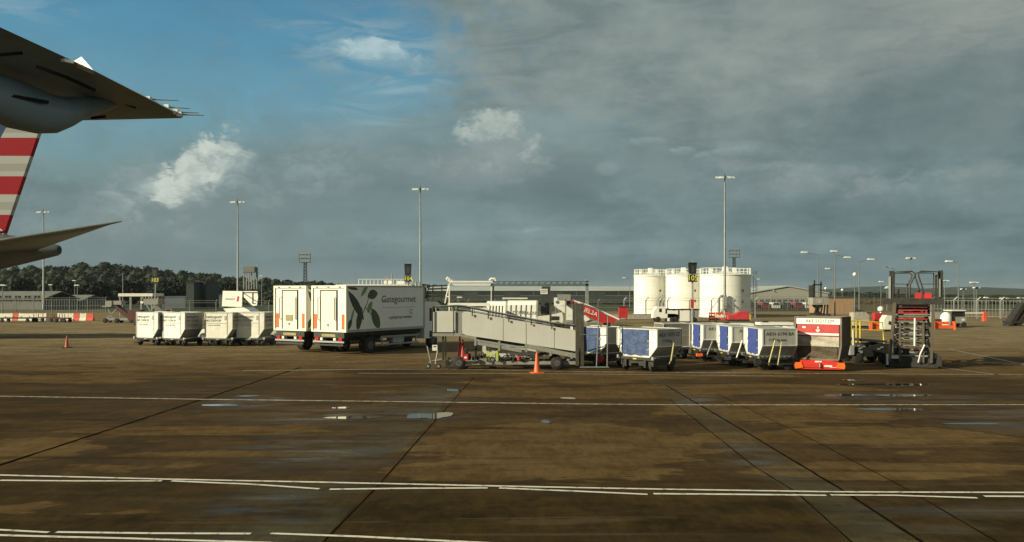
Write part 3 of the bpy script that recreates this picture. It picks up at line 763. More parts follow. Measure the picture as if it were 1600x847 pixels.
# ------------------------------------------------------------------ scissor lift
YS = 41.0
lift = thing('scissor_lift', 'dark raised scissor lift platform with looped guard rails and red load on top', 'lift', (X(1427,YS),YS,0), -23)
ss = F/YS
def lx(px): return (px-1427)/ss
def lz(py): return H-(py-HZ)/ss
c = MB().bx(lx(1388),lx(1466),0.05,3.4,lz(566),lz(559)).bx(lx(1392),lx(1462),.0,.1,lz(574),lz(566)).bx(lx(1386),lx(1392),-.05,.2,lz(572),lz(556)).bx(lx(1460),lx(1467),-.05,.2,lz(572),lz(556))
for k in range(12):
    px = rnd.uniform(1395,1455); py = rnd.uniform(545,562); w = rnd.uniform(.1,.35); c.bx(lx(px),min(lx(px)+w,lx(1462)),.3+.02*k,1.0+.03*k,lz(564),lz(py))
c.build('chassis', DST, lift)
MB().bx(lx(1392),lx(1409),-.06,.04,lz(561),lz(556)).build('warning_plate', WO, lift)
MB().tube([(lx(1390),-.1,lz(571)),(lx(1390),-.1,lz(554))],.05).build('corner_pad', W, lift, True)
for px in (1391,1405,1451,1463):
    wheel(lift,(lx(px),.25,.27),.27,.22,'x',GAL if px==1405 else DST); wheel(lift,(lx(px),2.9,.27),.27,.22,'x',DST)
MB().bx(lx(1387),lx(1470),-.1,3.6,lz(475.5),lz(466.5)).build('platform', DST, lift)
# scissor arms
z0, z1 = lz(557), lz(476); nst = 5; dz = (z1-z0)/nst
for sx, xx in ((-1,lx(1401)),(1,lx(1450))):
    a = MB()
    for k in range(nst):
        za, zb_ = z0+dz*k, z0+dz*(k+1)
        a.bar((xx,.3,za),(xx,2.9,zb_),.09,.14).bar((xx-sx*.13,2.9,za),(xx-sx*.13,.3,zb_),.09,.14)
    a.build('scissor_arm', DST, lift)
ct = MB()
for k in range(nst+1):
    for y in (.3,2.9): ct.cyl((lx(1400),y,z0+dz*k),(lx(1451),y,z0+dz*k),.045,n=8)
for k in range(nst): ct.cyl((lx(1400),1.6,z0+dz*(k+.5)),(lx(1451),1.6,z0+dz*(k+.5)),.06,n=8)
ct.build('cross_tube', GAL, lift, True)
ld = MB()
for px in (1408,1441): ld.bx(lx(px)-.045,lx(px)+.045,-.12,-.06,lz(566),lz(503))
ld2 = MB(); ld3 = MB(); ld4 = MB()
for k in range(15): py = 480+k*4.6; (ld4 if k in (1,2,4) else ld2 if k%2 else ld3).bx(lx(1403),lx(1447),-.02,.05,lz(py+.8),lz(py-.7))
ld2.build('rung', mat('dull_rung',(.19,.175,.15),.5,dirt=.4), lift); ld3.build('rung', DST, lift); ld4.build('rung', RED, lift)
ld.build('rung_frame', LFT, lift)
ob = MB().hexa([(lx(1391),-.14,lz(566)),(lx(1395),-.14,lz(566)),(lx(1395),.0,lz(566)),(lx(1391),.0,lz(566)),(lx(1398),-.14,lz(473)),(lx(1403),-.14,lz(473)),(lx(1403),.0,lz(473)),(lx(1398),.0,lz(473))])
ob.hexa([(lx(1450),-.14,lz(566)),(lx(1454),-.14,lz(566)),(lx(1454),.0,lz(566)),(lx(1450),.0,lz(566)),(lx(1453),-.14,lz(480)),(lx(1457.5),-.14,lz(480)),(lx(1457.5),.0,lz(480)),(lx(1453),.0,lz(480))])
ob.build('outer_beam', LFT, lift)
MB().tube([(lx(1428.5),-.2,lz(540)),(lx(1429),-.2,lz(497))],.04).build('lift_ram', W, lift, True)
MB().tube([(lx(1434),-.15,lz(566)),(lx(1437),-.15,lz(552)),(lx(1443),-.15,lz(538))],.05).build('hose_arm', GAL, lift, True)
MB().cyl((lx(1432),.2,lz(548)),(lx(1432),.6,lz(548)),.13).build('valve_drum', RDK, lift, True)
for nm, loop in (('l',[(1399,466),(1400,425),(1425,424),(1429,427),(1428.5,432),(1422,446),(1422,466)]),('r',[(1462,466),(1462,425),(1437,424),(1434,427),(1434.5,432),(1440,450),(1440,466)])):
    g = MB().tube([(lx(p),-.05,lz(q)) for p,q in loop],.036,8)
    g.tube([(lx(1401 if nm=='l' else 1461),-.05,lz(444)),(lx(1423 if nm=='l' else 1438),-.05,lz(444))],.02,6)
    MB().tube([(lx(p),3.5,lz(q)) for p,q in loop],.036,8).build('guard_rail', DST, lift, True)
    g.build('guard_rail', DST, lift, True)
for px in (1396,1465.5):
    MB().bx(lx(px)-.10,lx(px)+.10,.0,.12,lz(468),lz(423)).bx(lx(px)-.05,lx(px)+.05,.15,3.4,lz(430),lz(428)).bx(lx(px)-.05,lx(px)+.05,3.3,3.4,lz(468),lz(428)).build('side_post', DST, lift)
MB().bx(lx(1391.5),lx(1395),-.06,-.01,lz(473),lz(432)).bx(lx(1463),lx(1465),-.06,-.01,lz(464),lz(436)).build('post_panel', GAL, lift)
MB().bx(lx(1405),lx(1407.5),.3,.38,lz(466),lz(452)).build('marker_post', mat('pink_marker',(.5,.2,.17),.5), lift)
for i,(a,b_,t,q,l) in enumerate(((1431,1454,459,466.4,'red box lying on top of the raised scissor lift platform'),)):
    o = MB().bx(lx(a),lx(b_),.6,1.9,lz(q),lz(t)).bx(lx(a)+.05,lx(b_)-.05,.65,1.85,lz(t)+.002,lz(t)+.05).build('red_box', RED, None)
    o.location = lift.location; o.rotation_euler = lift.rotation_euler; tag(o, l, 'box')
MB().bx(lx(1412),lx(1444),1.0,1.25,lz(482),lz(477)).bx(lx(1414),lx(1440),1.0,1.22,lz(492),lz(487)).bar((lx(1412),1.1,lz(494)),(lx(1452),1.1,lz(480)),.12,.1).build('red_beam', RED, lift)

# dark tractor between
tug = thing('baggage_tractor', 'black low baggage tractor parked between the red bannered container and the scissor lift', 'tractor', (X(1362,43.6),43.6,0), 0)
tz = F/43.6
MB().prism([(-.95,.35),(.85,.35),(.9,1.0),(.5,1.05),(-.2,.78),(-.95,.85)],'y',0,1.5).build('body', SBK, tug)
MB().prism([(-.6,1.14),(.82,1.06),(.84,1.16),(-.58,1.26)],'y',.1,1.4).build('canopy_cover', DST, tug)
MB().bx(-.35,.1,.3,1.2,.8,1.0).build('seat', BLK, tug)
rj = MB()
for k in range(9): px=rnd.uniform(-.9,.5); zz=rnd.uniform(.4,.9); rj.bx(px,px+.14,-.03-.002*k,.0,zz,zz+.06)
rj.build('engine_fitting', GAL, tug)
MB().tube([(-.98,-.1,.9),(-1.0,-.12,1.75),(-1.12,-.12,1.8)],.035).build('handle', W, tug, True)
MB().bx(-1.15,-.95,-.15,.3,.45,.95).build('battery_box', GRB, tug)
for x in (-.7,.62):
    for y in (.02,1.48): wheel(tug,(x,y,.27),.27,.2,'y',DST)
yr = thing('safety_rail', 'yellow tubular guard rail standing behind the black tractor', 'rail', (X(1355,60),60,0))
g = MB(); q = F/60
def yx(px): return (px-1355)/q
def yz(py): return H-(py-HZ)/q
g.tube([(yx(1326),0,yz(501)),(yx(1352),0,yz(502)),(yx(1379),0,yz(504)),(yx(1381),0,0)],.05).tube([(yx(1332),0,yz(514)),(yx(1379),0,yz(516.5))],.04)
for px in (1330,1338,1344): g.tube([(yx(px),0,0),(yx(px),0,yz(501.5))],.06)
g.build('rail_tube', YEL, yr, True)

# ------------------------------------------------------------------ airliner tail at the left edge
def wprism(pts_top, pts_bot):
    n = len(pts_top); m = MB()
    m.add(pts_bot+pts_top, [tuple(range(n)), tuple(range(2*n-1,n-1,-1))]+[(i,n+i,n+(i+1)%n,(i+1)%n) for i in range(n)])
    return m
jet = thing('airliner', 'airliner tail at left edge with red and grey striped fin and long tailplane', 'airliner', (-50,64,0))
def J(p): return (p[0]+50, p[1]-64, p[2])
prof = [(-33.95,6.78,.34),(-34.1,6.78,.42),(-36,6.75,.85),(-39,6.68,1.5),(-45,6.2,2.5),(-52,5.7,3.05),(-60,5.55,3.1),(-88,5.55,3.1)]
MB().tube([J((x,64,z)) for x,z,r in prof],[r for x,z,r in prof],24).build('fuselage', FUS, jet, True)
MB().cyl(J((-33.96,64,6.78)),J((-33.9,64,6.78)),.26).build('exhaust', BLK, jet, True)
fm = bpy.data.materials.new('striped_fin'); fm.use_nodes = True; nt = fm.node_tree; bb = nt.nodes['Principled BSDF']; bb.inputs['Roughness'].default_value = .7; bb.inputs['Specular IOR Level'].default_value = .15
tc = nt.nodes.new('ShaderNodeTexCoord'); sp = nt.nodes.new('ShaderNodeSeparateXYZ'); nt.links.new(tc.outputs['Object'], sp.inputs[0])
def mth(op,a,b):
    n = nt.nodes.new('ShaderNodeMath'); n.operation = op
    for i,q in enumerate((a,b)):
        if isinstance(q,(int,float)): n.inputs[i].default_value = q
        else: nt.links.new(q, n.inputs[i])
    return n.outputs[0]
fr_ = mth('FRACT', mth('DIVIDE', mth('SUBTRACT', sp.outputs[2], 8.05), 2.88), 0)
rp = nt.nodes.new('ShaderNodeValToRGB'); rp.color_ramp.interpolation = 'CONSTANT'
els = rp.color_ramp.elements
els[0].position = 0; els[0].color = (.26,.004,.012,1); els[1].position = .47; els[1].color = (.34,.345,.335,1)
for p_, c_ in ((.60,(.27,.265,.245)),(.80,(.34,.345,.335))):
    e = els.new(p_); e.color = (*c_,1)
nt.links.new(fr_, rp.inputs['Fac'])
blu = mth('GREATER_THAN', mth('SUBTRACT', mth('MULTIPLY', sp.outputs[2], .55), sp.outputs[0]), -3.42)
blu = mth('MULTIPLY', blu, mth('GREATER_THAN', sp.outputs[2], 15.15))
mx = nt.nodes.new('ShaderNodeMix'); mx.data_type='RGBA'; nt.links.new(blu, mx.inputs[0]); nt.links.new(rp.outputs[0], mx.inputs[6]); mx.inputs[7].default_value=(.02,.045,.12,1)
nt.links.new(mx.outputs[2], bb.inputs['Base Color'])
fin = [(-38.3,7.0),(-38.0,8.0),(-35.35,15.75),(-34.35,18.6),(-38.4,18.6),(-47.0,8.0)]
MB().prism([(x+50,z) for x,z in fin],'y',-.22,.22).build('fin', fm, jet)
LE0,LE1,TE1,TE0 = (-43.6,61.6,6.35),(-23.75,52,7.98),(-24.3,52.4,7.92),(-35.3,63.4,6.75)
mid = lambda a,b,t: tuple(a[i]+(b[i]-a[i])*t for i in range(3))
sec = []
for a,b,th in ((LE0,TE0,.62),(mid(LE0,LE1,.6),mid(TE0,TE1,.6),.34),(LE1,TE1,.10)):
    s_ = []
    for t,k in ((0,0),(.04,.5),(.25,1),(.6,.75),(1,0)): p=mid(a,b,t); s_.append((p[0],p[1],p[2]+th/2*k))
    for t,k in ((.6,.75),(.25,1),(.04,.5)): p=mid(a,b,t); s_.append((p[0],p[1],p[2]-th/2*k))
    sec.append([J(p) for p in s_])
m = MB(); n = 8; vs = sum(sec,[]); fs = []
for j in range(2):
    for i in range(n): fs.append((j*n+i,j*n+(i+1)%n,(j+1)*n+(i+1)%n,(j+1)*n+i))
fs += [tuple(range(n)), tuple(range(2*n,3*n))]
m.add(vs,fs).build('tailplane', STB, jet, True)
sec2=[]
for a,b,th in (((-43.6,66.4,6.35),(-35.3,64.6,6.75),.62),((-41.2,72.5,7.9),(-39.6,72.9,7.85),.10)):
    s_=[]
    for t,k in ((0,0),(.04,.5),(.25,1),(.6,.75),(1,0)): p=mid(a,b,t); s_.append((p[0],p[1],p[2]+th/2*k))
    for t,k in ((.6,.75),(.25,1),(.04,.5)): p=mid(a,b,t); s_.append((p[0],p[1],p[2]-th/2*k))
    sec2 += [J(p) for p in s_]
fs2=[(i,(i+1)%8,8+(i+1)%8,8+i) for i in range(8)]+[tuple(range(8)),tuple(range(8,16))]
MB().add(sec2,fs2).build('tailplane', STB, jet, True)
MB().tube([J((-39.0,63.6,8.1)),J((-38.2,63.6,8.35)),J((-38.0,63.6,8.2))],.05).build('aerial', W, jet, True)
for y in (58.5,69.5):
    MB().cyl(J((-72,y,3.5)),J((-72,y,.7)),.18).build('landing_leg', GAL, jet, True)
    for xx in (-72.8,-71.2): wheel(jet,J((xx,y-.5,.65)),.65,.4,'y')
    MB().tube([J((-72,64,4.4)),J((-72,y,3.5))],.3).build('leg_stub', FUS, jet, True)

# near wing overhead at the left
wing = thing('aircraft_wing', 'dark underside of a near aircraft wing with rounded fairing and thin edge rods', 'wing', (-8,10,0))
KW=.54
def Wp(p): return (p[0]*KW+8, p[1]*KW-10, H+(p[2]-H)*KW)
TEp = [P(285,182,12.25), P(140,108,10.55), P(0,45,9.4), (-6.9,6.0,7.1)]
LEp = [P(283,184,12.45), P(160,187.5,12.9), P(0,191,13.1), (-13.5,9.5,7.4)]
m = MB(); vs=[]; fs=[]
for i,(a,b) in enumerate(zip(LEp,TEp)):
    th = (.05,.16,.30,.5)[i]
    for t,k,kk in ((0,0,0),(.06,.5,-.2),(.3,1,-.25),(.65,.7,-.12),(1,.06,0)):
        p = mid(a,b,t); vs.append(Wp((p[0],p[1],p[2]+th*k)))
    for t,k in ((.65,.12),(.3,.2),(.06,.15)):
        p = mid(a,b,t); vs.append(Wp((p[0],p[1],p[2]-th*k)))
for j in range(3):
    for i in range(8): fs.append((j*8+i,j*8+(i+1)%8,(j+1)*8+(i+1)%8,(j+1)*8+i))
fs += [tuple(range(8)), tuple(range(24,32))]
m.add(vs,fs).build('wing_panel', WING, wing, True)
def canoe(lst, nm, mm=WING):
    return MB().tube([Wp(P(px,py,Y)) for px,py,Y,r in lst],[r*KW for *_,r in lst],16).build(nm, mm, wing, True)
canoe([(-120,120,9.6,.05),(-70,132,10.0,.22),(-10,150,10.5,.29),(25,164,10.8,.31),(60,175,11.05,.285),(84,178,11.2,.25),(104,175,11.35,.20),(128,168,11.55,.15),(160,164,11.8,.10),(184,159,12.0,.06),(189,158,12.05,.02)],'flap_fairing')
canoe([(60,168,11.0,.02),(85,172,11.2,.16),(118,172,11.5,.14),(150,166,11.8,.09),(180,160,12.0,.075),(186,159,12.04,.05)],'actuator_pod')
def dark(px0,py0,Y0,px1,py1,Y1,w,nm='panel_gap'):
    MB().bar(Wp(P(px0,py0,Y0)),Wp(P(px1,py1,Y1)),w*KW,.02).build(nm, BLK, wing)
dark(58,104,10.0,104,121,10.6,.022); dark(104,121,10.6,148,141,11.1,.03); dark(12,149,10.4,75,160,10.8,.05); dark(-5,86,9.8,35,83,10.0,.018)
dark(196,162,11.9,212,168,12.0,.02); dark(142,184.5,12.2,165,182,12.3,.03)
for (a,b) in (((233,155),(279,157)),((262,167.5),(297,169.5)),((276,175),(311,176.5)),((282,179),(319,180))):
    Y = 12.1 if a[0]>240 else 11.7
    MB().tube([Wp(P(a[0],a[1],Y)),Wp(P(b[0],b[1],Y+.05))],[.007,.0035],6).build('static_wick', GAL, wing)
    MB().bx(*[v for v in sum([[q-.018,q+.018] for q in Wp(P(a[0]-1,a[1],Y))],[])]).build('wick_base', W, wing)
sp_ = [P(113,97,10.45),P(127,88.5,10.4),P(146,110,10.25)]
q_ = [(p[0]-.05,p[1]+.12,p[2]-.02) for p in sp_]
wprism([Wp(p) for p in sp_],[Wp(p) for p in q_]).build('raised_flap_corner', W, wing)
MB().bar(Wp(P(98,94,10.2)),Wp(P(112,97,10.33)),.03,.02).build('hinge_fitting', W, wing)

# ------------------------------------------------------------------ things behind the front row
def at(o, px, Y, rz=0): o.location=(X(px,Y),Y,0); o.rotation_euler=(0,0,R(rz)); return o
# white cars behind the white containers
def make_car(label):
    r = thing('parked_car', label, 'car', group='white cars behind the containers')
    MB().prism([(-2.0,.35),(2.05,.35),(2.1,.75),(1.2,.92),(.55,1.42),(-1.2,1.46),(-1.95,.98),(-2.05,.6)],'y',-.85,.85).build('body', W, r)
    for s in (-1,1):
        MB().prism([(1.05,.95),(.5,1.34),(-1.1,1.38),(-1.6,1.0)],'y',s*.845,s*.858).build('side_window', GLS, r)
        MB().bx(2.02,2.11,s*.55-.15,s*.55+.15,.62,.76).build('headlight', LNS, r)
        MB().bx(-2.07,-1.98,s*.6-.12,s*.6+.12,.62,.92).build('tail_lamp', RLN, r)
        for x in (-1.3,1.3): wheel(r,(x,s*.8,.31),.31,.2,'y')
    MB().bx(2.04,2.12,-.8,.8,.33,.50).bx(-2.1,-2.02,-.8,.8,.33,.5).build('bumper', DST, r)
    return r
car = at(make_car('white car with its nose showing between the two groups of white containers'), 352, 63.6, 172)
dup(car, (X(394,61.2)+.1,61.4,0), 8, 'white car with red tail lamp behind the container beside the trucks')

# white passenger stairs beyond the containers
st = thing('passenger_stair', 'bright white passenger stair with a lettered canopy above the left containers', 'stair')
Y = 84.0; s_ = F/Y
def q1(px): return (px-382)/s_
def q2(py): return H-(py-HZ)/s_
MB().prism([(q1(351.5),q2(478.5)),(q1(386),q2(479.5)),(q1(387),q2(455)),(q1(353),q2(454.5))],'y',-.9,-.86).build('canopy_sign', W, st)
text('swissport', .30, INK, st, (q1(366),-.906,q2(467)), FRONT, sx=.95)
MB().prism([(q1(377),q2(471)),(q1(380.5),q2(471)),(q1(382),q2(463)),(q1(378.5),q2(463))],'y',-.907,-.902).build('red_mark', RED, st)
MB().prism([(q1(386),q2(455)),(q1(412),q2(455)),(q1(413),q2(465)),(q1(411),q2(477)),(q1(404),q2(478)),(q1(386),q2(462))],'y',-.8,-.76).build('canopy_side', W, st)
MB().bar((q1(387),-.84,q2(457)),(q1(411),-.84,q2(471)),.05).bar((q1(388),-.84,q2(469)),(q1(408),-.84,q2(480)),.05).bar((q1(404),-.84,q2(457)),(q1(404),-.84,q2(474)),.05).bar((q1(386),-.84,q2(457)),(q1(412),-.84,q2(457)),.06).bar((q1(404),-.84,q2(474)),(q1(409),-.84,q2(474)),.05).build('strut', DST, st)
MB().prism([(q1(353),q2(482)),(q1(388),q2(480)),(q1(397),q2(484)),(q1(425),q2(509)),(q1(425),q2(520)),(q1(395),q2(520)),(q1(360),q2(489))],'y',-.82,.9).build('stair_flank', W, st)
MB().bx(q1(355),q1(425),-.7,.8,.35,.7).bx(q1(360),q1(380),-.6,.7,.7,q2(490)).build('chassis', DST, st)
for px in (362,418):
    for y in (-.7,.75): wheel(st,(q1(px),y,.38),.38,.25,'y')
at(st,382,Y,-14)

# dark and red GSE at left
bl = thing('belt_loader', 'dark red belt loader with its conveyor sloping down to the right, far left', 'loader')
Y=100.; s3=F/Y
def b1(px): return (px-192)/s3
def b2(py): return H-(py-HZ)/s3
MB().hexa([(b1(183),-.5,b2(482)),(b1(207),-.5,b2(503)),(b1(207),.5,b2(503)),(b1(183),.5,b2(482)),(b1(182),-.5,b2(475)),(b1(212),-.5,b2(498)),(b1(212),.5,b2(498)),(b1(182),.5,b2(475))]).build('conveyor', RDK, bl)
MB().bx(b1(164),b1(178),-.8,.8,b2(479.5),b2(478)).bx(b1(168),b1(178),-.6,.6,b2(478),b2(470)).bx(b1(181),b1(193),-.6,.6,b2(476),b2(470)).build('platform_box', GRB, bl)
MB().bx(b1(167),b1(213),-.6,.6,.3,.55).bar((b1(170),-.5,.5),(b1(186),-.5,b2(482)),.1).bar((b1(180),-.5,.5),(b1(170),-.5,b2(479)),.1).build('chassis', GAL, bl)
for px in (168,186,209):
    for y in (-.6,.6): wheel(bl,(b1(px),y,.28),.28,.2,'y',DST)
at(bl,192,Y)
pl = thing('platform_loader', 'grey tilted panel loader behind the leftmost white container', 'loader')
Y=92.; s3=F/Y
def c1_(px): return (px-238)/s3
def c2_(py): return H-(py-HZ)/s3
MB().hexa([(c1_(231),-.9,c2_(476)),(c1_(252),-.9,c2_(475.5)),(c1_(252),.6,c2_(475.5)),(c1_(231),.6,c2_(476)),(c1_(229),-.9,c2_(467)),(c1_(253),-.9,c2_(466)),(c1_(253),.6,c2_(466)),(c1_(229),.6,c2_(467))]).build('panel_box', GRB, pl)
pm = MB()
for px in (229,233,238,242,247,252): pm.bx(c1_(px)-.05,c1_(px)+.05,-.92,-.86,c2_(468),c2_(463.5))
for k in range(3): pm.bar((c1_(244+k*3),-.8,c2_(478)),(c1_(254+k*3),-.8,c2_(488)),.1)
pm.bar((c1_(232),-.8,.6),(c1_(247),-.8,c2_(476)),.12).bar((c1_(248),-.8,.6),(c1_(234),-.8,c2_(476)),.12).build('support_frame', GAL, pl)
MB().bx(c1_(216),c1_(256),-.8,.7,.3,.6).bx(c1_(204),c1_(222),-.7,.7,.6,c2_(484)).build('chassis', RDK, pl)
for px in (218,252): wheel(pl,(c1_(px),-.7,.35),.35,.25,'y',DST)
MB().bx(c1_(224),c1_(228.5),-.75,-.72,c2_(474),c2_(470.5)).build('lamp_box', W, pl)
at(pl,238,Y)
sh = thing('open_shelter', 'long flat roofed open shelter with pale fascia below the 103 sign', 'shelter')
Y=125.; s3=F/Y
MB().bx((192-218)/s3,(245-218)/s3,-1.5,2.5,H-(463-HZ)/s3,H-(458.5-HZ)/s3).build('roof', WO, sh)
for px in (194,210,227,243):
    for y0 in (-1.4,2.2): MB().bx((px-218)/s3-.08,(px-218)/s3+.08,y0,y0+.15,0,H-(463-HZ)/s3).build('post', GAL, sh)
at(sh,218,Y)
sg = thing('small_sign', 'small white sign with a red panel above the second white container', 'sign')
Y=66.; s3=F/Y
MB().bx(-.26,.26,-.03,.03,H-(489-HZ)/s3,H-(482-HZ)/s3).build('board', W, sg); MB().bx(-.17,.17,-.04,-.031,H-(488-HZ)/s3,H-(484-HZ)/s3).build('red_panel', RED, sg)
MB().cyl((0,0,0),(0,0,H-(489-HZ)/s3),.04).build('post', GAL, sg); at(sg,263,Y)
# low flat trailers and barriers at the far left
tr_labels = ['long low dark flat trailer before the barriers at the left edge','low dark flat trailer before the barriers, right of the other trailers','short dark trailer in front of the white barrier below the tail']
for i,(px0,px1,Y) in enumerate(((2,54,102),(90,107,101),(58,88,103))):
    o = thing('flat_trailer', tr_labels[i], 'trailer', group='low flat trailers at the far left'); w=(px1-px0)/(F/Y)
    MB().bx(-w/2,w/2,-.8,.8,.42,.56).bar((w/2,0,.4),(w/2+.8,0,.25),.08).build('deck', RDK if i else DST, o)
    fr=MB()
    for k in range(5): fr.bx(-w/2+k*w/4.2,-w/2+k*w/4.2+.06,-.8,-.74,.56,1.0 if i else .75)
    fr.build('stake', RDK, o)
    for k in (-.38,.38):
        for y in (-.65,.65): wheel(o,(k*w,y,.22),.22,.16,'y',DST)
    at(o,(px0+px1)/2,Y)
bpoly=[(-.28,0),(.28,0),(.28,.12),(.12,.35),(.09,.9),(-.09,.9),(-.12,.35),(-.28,.12)]
def barrier(label, px0, px1, Y, m, g):
    w=(px1-px0)/(F/Y)-.02; o=thing('road_barrier', label, 'barrier', group=g)
    MB().prism([(u,v) for u,v in bpoly],'x',-w/2,w/2).build('block', m, o)
    for x in (-w/2+.08,w/2-.2): MB().bx(x,x+.12,-.06,.06,.898,.95).build('lifting_lug', m, o)
    return at(o,(px0+px1)/2,Y)
bw = mat('barrier_white',(.78,.74,.62),.6,dirt=.2); br = mat('barrier_red',(.68,.10,.05),.55,dirt=.2)
GB='red and white barriers at the far left'
for (a,b_,m_,l) in ((-8,20.5,bw,'white barrier cut by the left picture edge'),(21,29,br,'red barrier between two long white ones at the far left'),(29.5,57,bw,'long white barrier behind the flat trailers, right of the leftmost red one'),
    (57.5,73,bw,'white barrier partly behind the short dark trailer'),(90,107,bw,'white barrier showing under the right hand flat trailer'),(107.5,115.5,bw,'narrow white barrier left of the first isolated red one'),(116,124.5,br,'red barrier between two white ones near the line end'),
    (125,135.5,bw,'white barrier between the last two red ones'),(136,146.5,br,'red barrier ending the left barrier line')):
    barrier(l,a,b_,107,m_,GB)

# stand number signs
def stand_sign(num, px, Y, top, sign_top, sign_bot, w, label):
    s3=F/Y; z=lambda py: H-(py-HZ)/s3
    o=thing('stand_sign', label, 'sign')
    hw=w/2/s3
    MB().cyl((0,.12,0),(0,.12,z(sign_top)+.05),.11 if num!='103' else .08,n=10).build('pole', GAL, o, True)
    MB().bx(-hw,hw,-.12,.0,z(sign_bot),z(sign_top)).build('number_box', SBK, o)
    text(num, (sign_bot-sign_top)/s3*1.05, SGY, o, (0,-.125,(z(sign_bot)+z(sign_top))/2), FRONT, name='number', sx=.92)
    b=MB().prism([(-hw*.86,z(sign_top)+.06),(hw*.72,z(sign_top)+.06),(hw*.90,z(top)),(-hw*1.0,z(top))],'y',-.2,.1).build('guidance_box', SBK, o)
    MB().bx(-hw*.34,hw*.30,-.21,-.20,z(top)-(z(top)-z(sign_top))*.8,z(top)-(z(top)-z(sign_top))*.25).build('lens_panel', HNG, b)
    MB().bx(-hw*1.02,hw*.93,-.32,-.2,z(top),z(top)+.05).build('hood', SBK, b)
    MB().cyl((0,0,z(top)),(0,0,z(top)+.3),.03).build('beacon', GAL, o)
    return at(o,px,Y)
stand_sign('103',242.5,119,418.5,433.5,442,9.5,'black stand sign with yellow 103 against the dark trees')
stand_sign('104',637.8,105,413,431,440,11.5,'black stand sign with yellow 104 behind the leaf truck')
o105=stand_sign('105',1082.2,100,411,429,440.5,14,'black stand sign with yellow 105 in front of the white tanks')
MB().bx(-.24,.13,-.10,-.06,H-(481-HZ)/(F/100),H-(468-HZ)/(F/100)).build('red_notice', RED, o105)

# floodlight masts
def make_mast(label, h=19.4):
    o=thing('floodlight_mast', label, 'mast', group='tall floodlight masts')
    MB().tube([(0,0,0),(0,0,1.2),(0,0,1.25),(0,0,h)],[.24,.23,.19,.09],14).build('pole', MST, o, True)
    MB().bx(-1.0,1.0,-.05,.05,h-.05,h+.05).bx(-.05,.05,-.6,.6,h-.05,h+.05).cyl((0,0,h),(0,0,h+.55),.05).build('head_frame', DST, o)
    for x,y in ((-1.0,-.15),(-.5,-.35),(.5,-.35),(1.0,-.15)):
        f=MB().hexa([(x-.26,y-.3,h-.22),(x+.26,y-.3,h-.22),(x+.26,y+.25,h-.06),(x-.26,y+.25,h-.06),(x-.26,y-.3,h-.08),(x+.26,y-.3,h-.08),(x+.26,y+.25,h+.1),(x-.26,y+.25,h+.1)]).build('floodlight', LNS, o)
    return o
mm = make_mast('tallest floodlight mast standing before the white fuel tanks'); at(mm,1132.5,117.5)
MB().bx(-.22,.22,-.32,-.2,1.2,3.0).build('control_box', GRB, mm)
for px,Y,l in ((656.8,131,'floodlight mast rising behind the leaf truck near the 104 sign'),(371.5,150,'floodlight mast above the white passenger stair'),(68,169,'floodlight mast standing behind the airliner tailplane')):
    dup(mm,(X(px,Y),Y,0),0,l)
# lattice masts
def lattice(label, px, Y, top, w, lamps=True):
    s3=F/Y; o=thing('lattice_mast', label, 'mast'); h=H-(top-HZ)/s3; a=.45
    m=MB()
    for sx in (-1,1):
        for sy in (-1,1): m.bar((sx*a,sy*a,0),(sx*a*.6,sy*a*.6,h-2),.09)
    n=14
    for k in range(n):
        za=(h-2)*k/n; zb_=(h-2)*(k+1)/n; k0=a*(1-.4*k/n); k1=a*(1-.4*(k+1)/n)
        for sy in (-1,1): m.bar((-k0,sy*k0,za),(k1,sy*k1,zb_),.06).bar((k0,sy*k0,za),(-k1,sy*k1,zb_),.06)
    m.build('lattice', DST, o)
    hw=w/2/s3; t=MB()
    for z in (h-2,h-1.1,h-.2): t.bx(-hw,hw,-.5,.5,z,z+.08)
    for x in (-hw,-hw/3,hw/3,hw): t.bx(x-.04,x+.04,-.5,-.42,h-2,h+.15)
    t.build('head_platform', DST, o)
    if lamps:
        l=MB()
        for z in (h-1.75,h-.85,h):
            for k in range(4): x=-hw+(k+.5)*hw/2; l.bx(x-.22,x+.22,-.62,-.5,z,z+.4)
        l.build('lamp_bank', GAL, o)
    return at(o,px,Y)
lattice('grey lattice lighting tower with stacked platforms behind the catering trucks',477,200,397,17)
lattice('dark lattice lighting tower with three lamp rows above the largest white tank',1147,230,391,16)
# distant tower with tank on legs
wt=thing('water_tower','dark squat tower with box top rising above the trees left of the trucks','tower'); Y=300.; s3=F/Y
m=MB()
for x in (-1.8,0,1.8):
    for y in (-1.5,1.5): m.bx(x-.18,x+.18,y-.18,y+.18,0,H-(424-HZ)/s3)
m.bar((-1.8,-1.5,6),(1.8,-1.5,10),.15).bar((1.8,-1.5,6),(-1.8,-1.5,10),.15).build('leg', GRB, wt)
MB().bx(-1.9,2.0,-1.7,1.7,H-(425-HZ)/s3,H-(417-HZ)/s3).bx(-2.2,2.3,-1.9,1.9,H-(425.8-HZ)/s3,H-(425.05-HZ)/s3).build('tank_box', LOW, wt)
MB().cyl((2.6,0,0),(2.6,0,H-(412-HZ)/s3),.12).build('aerial', GAL, wt); at(wt,391,Y)

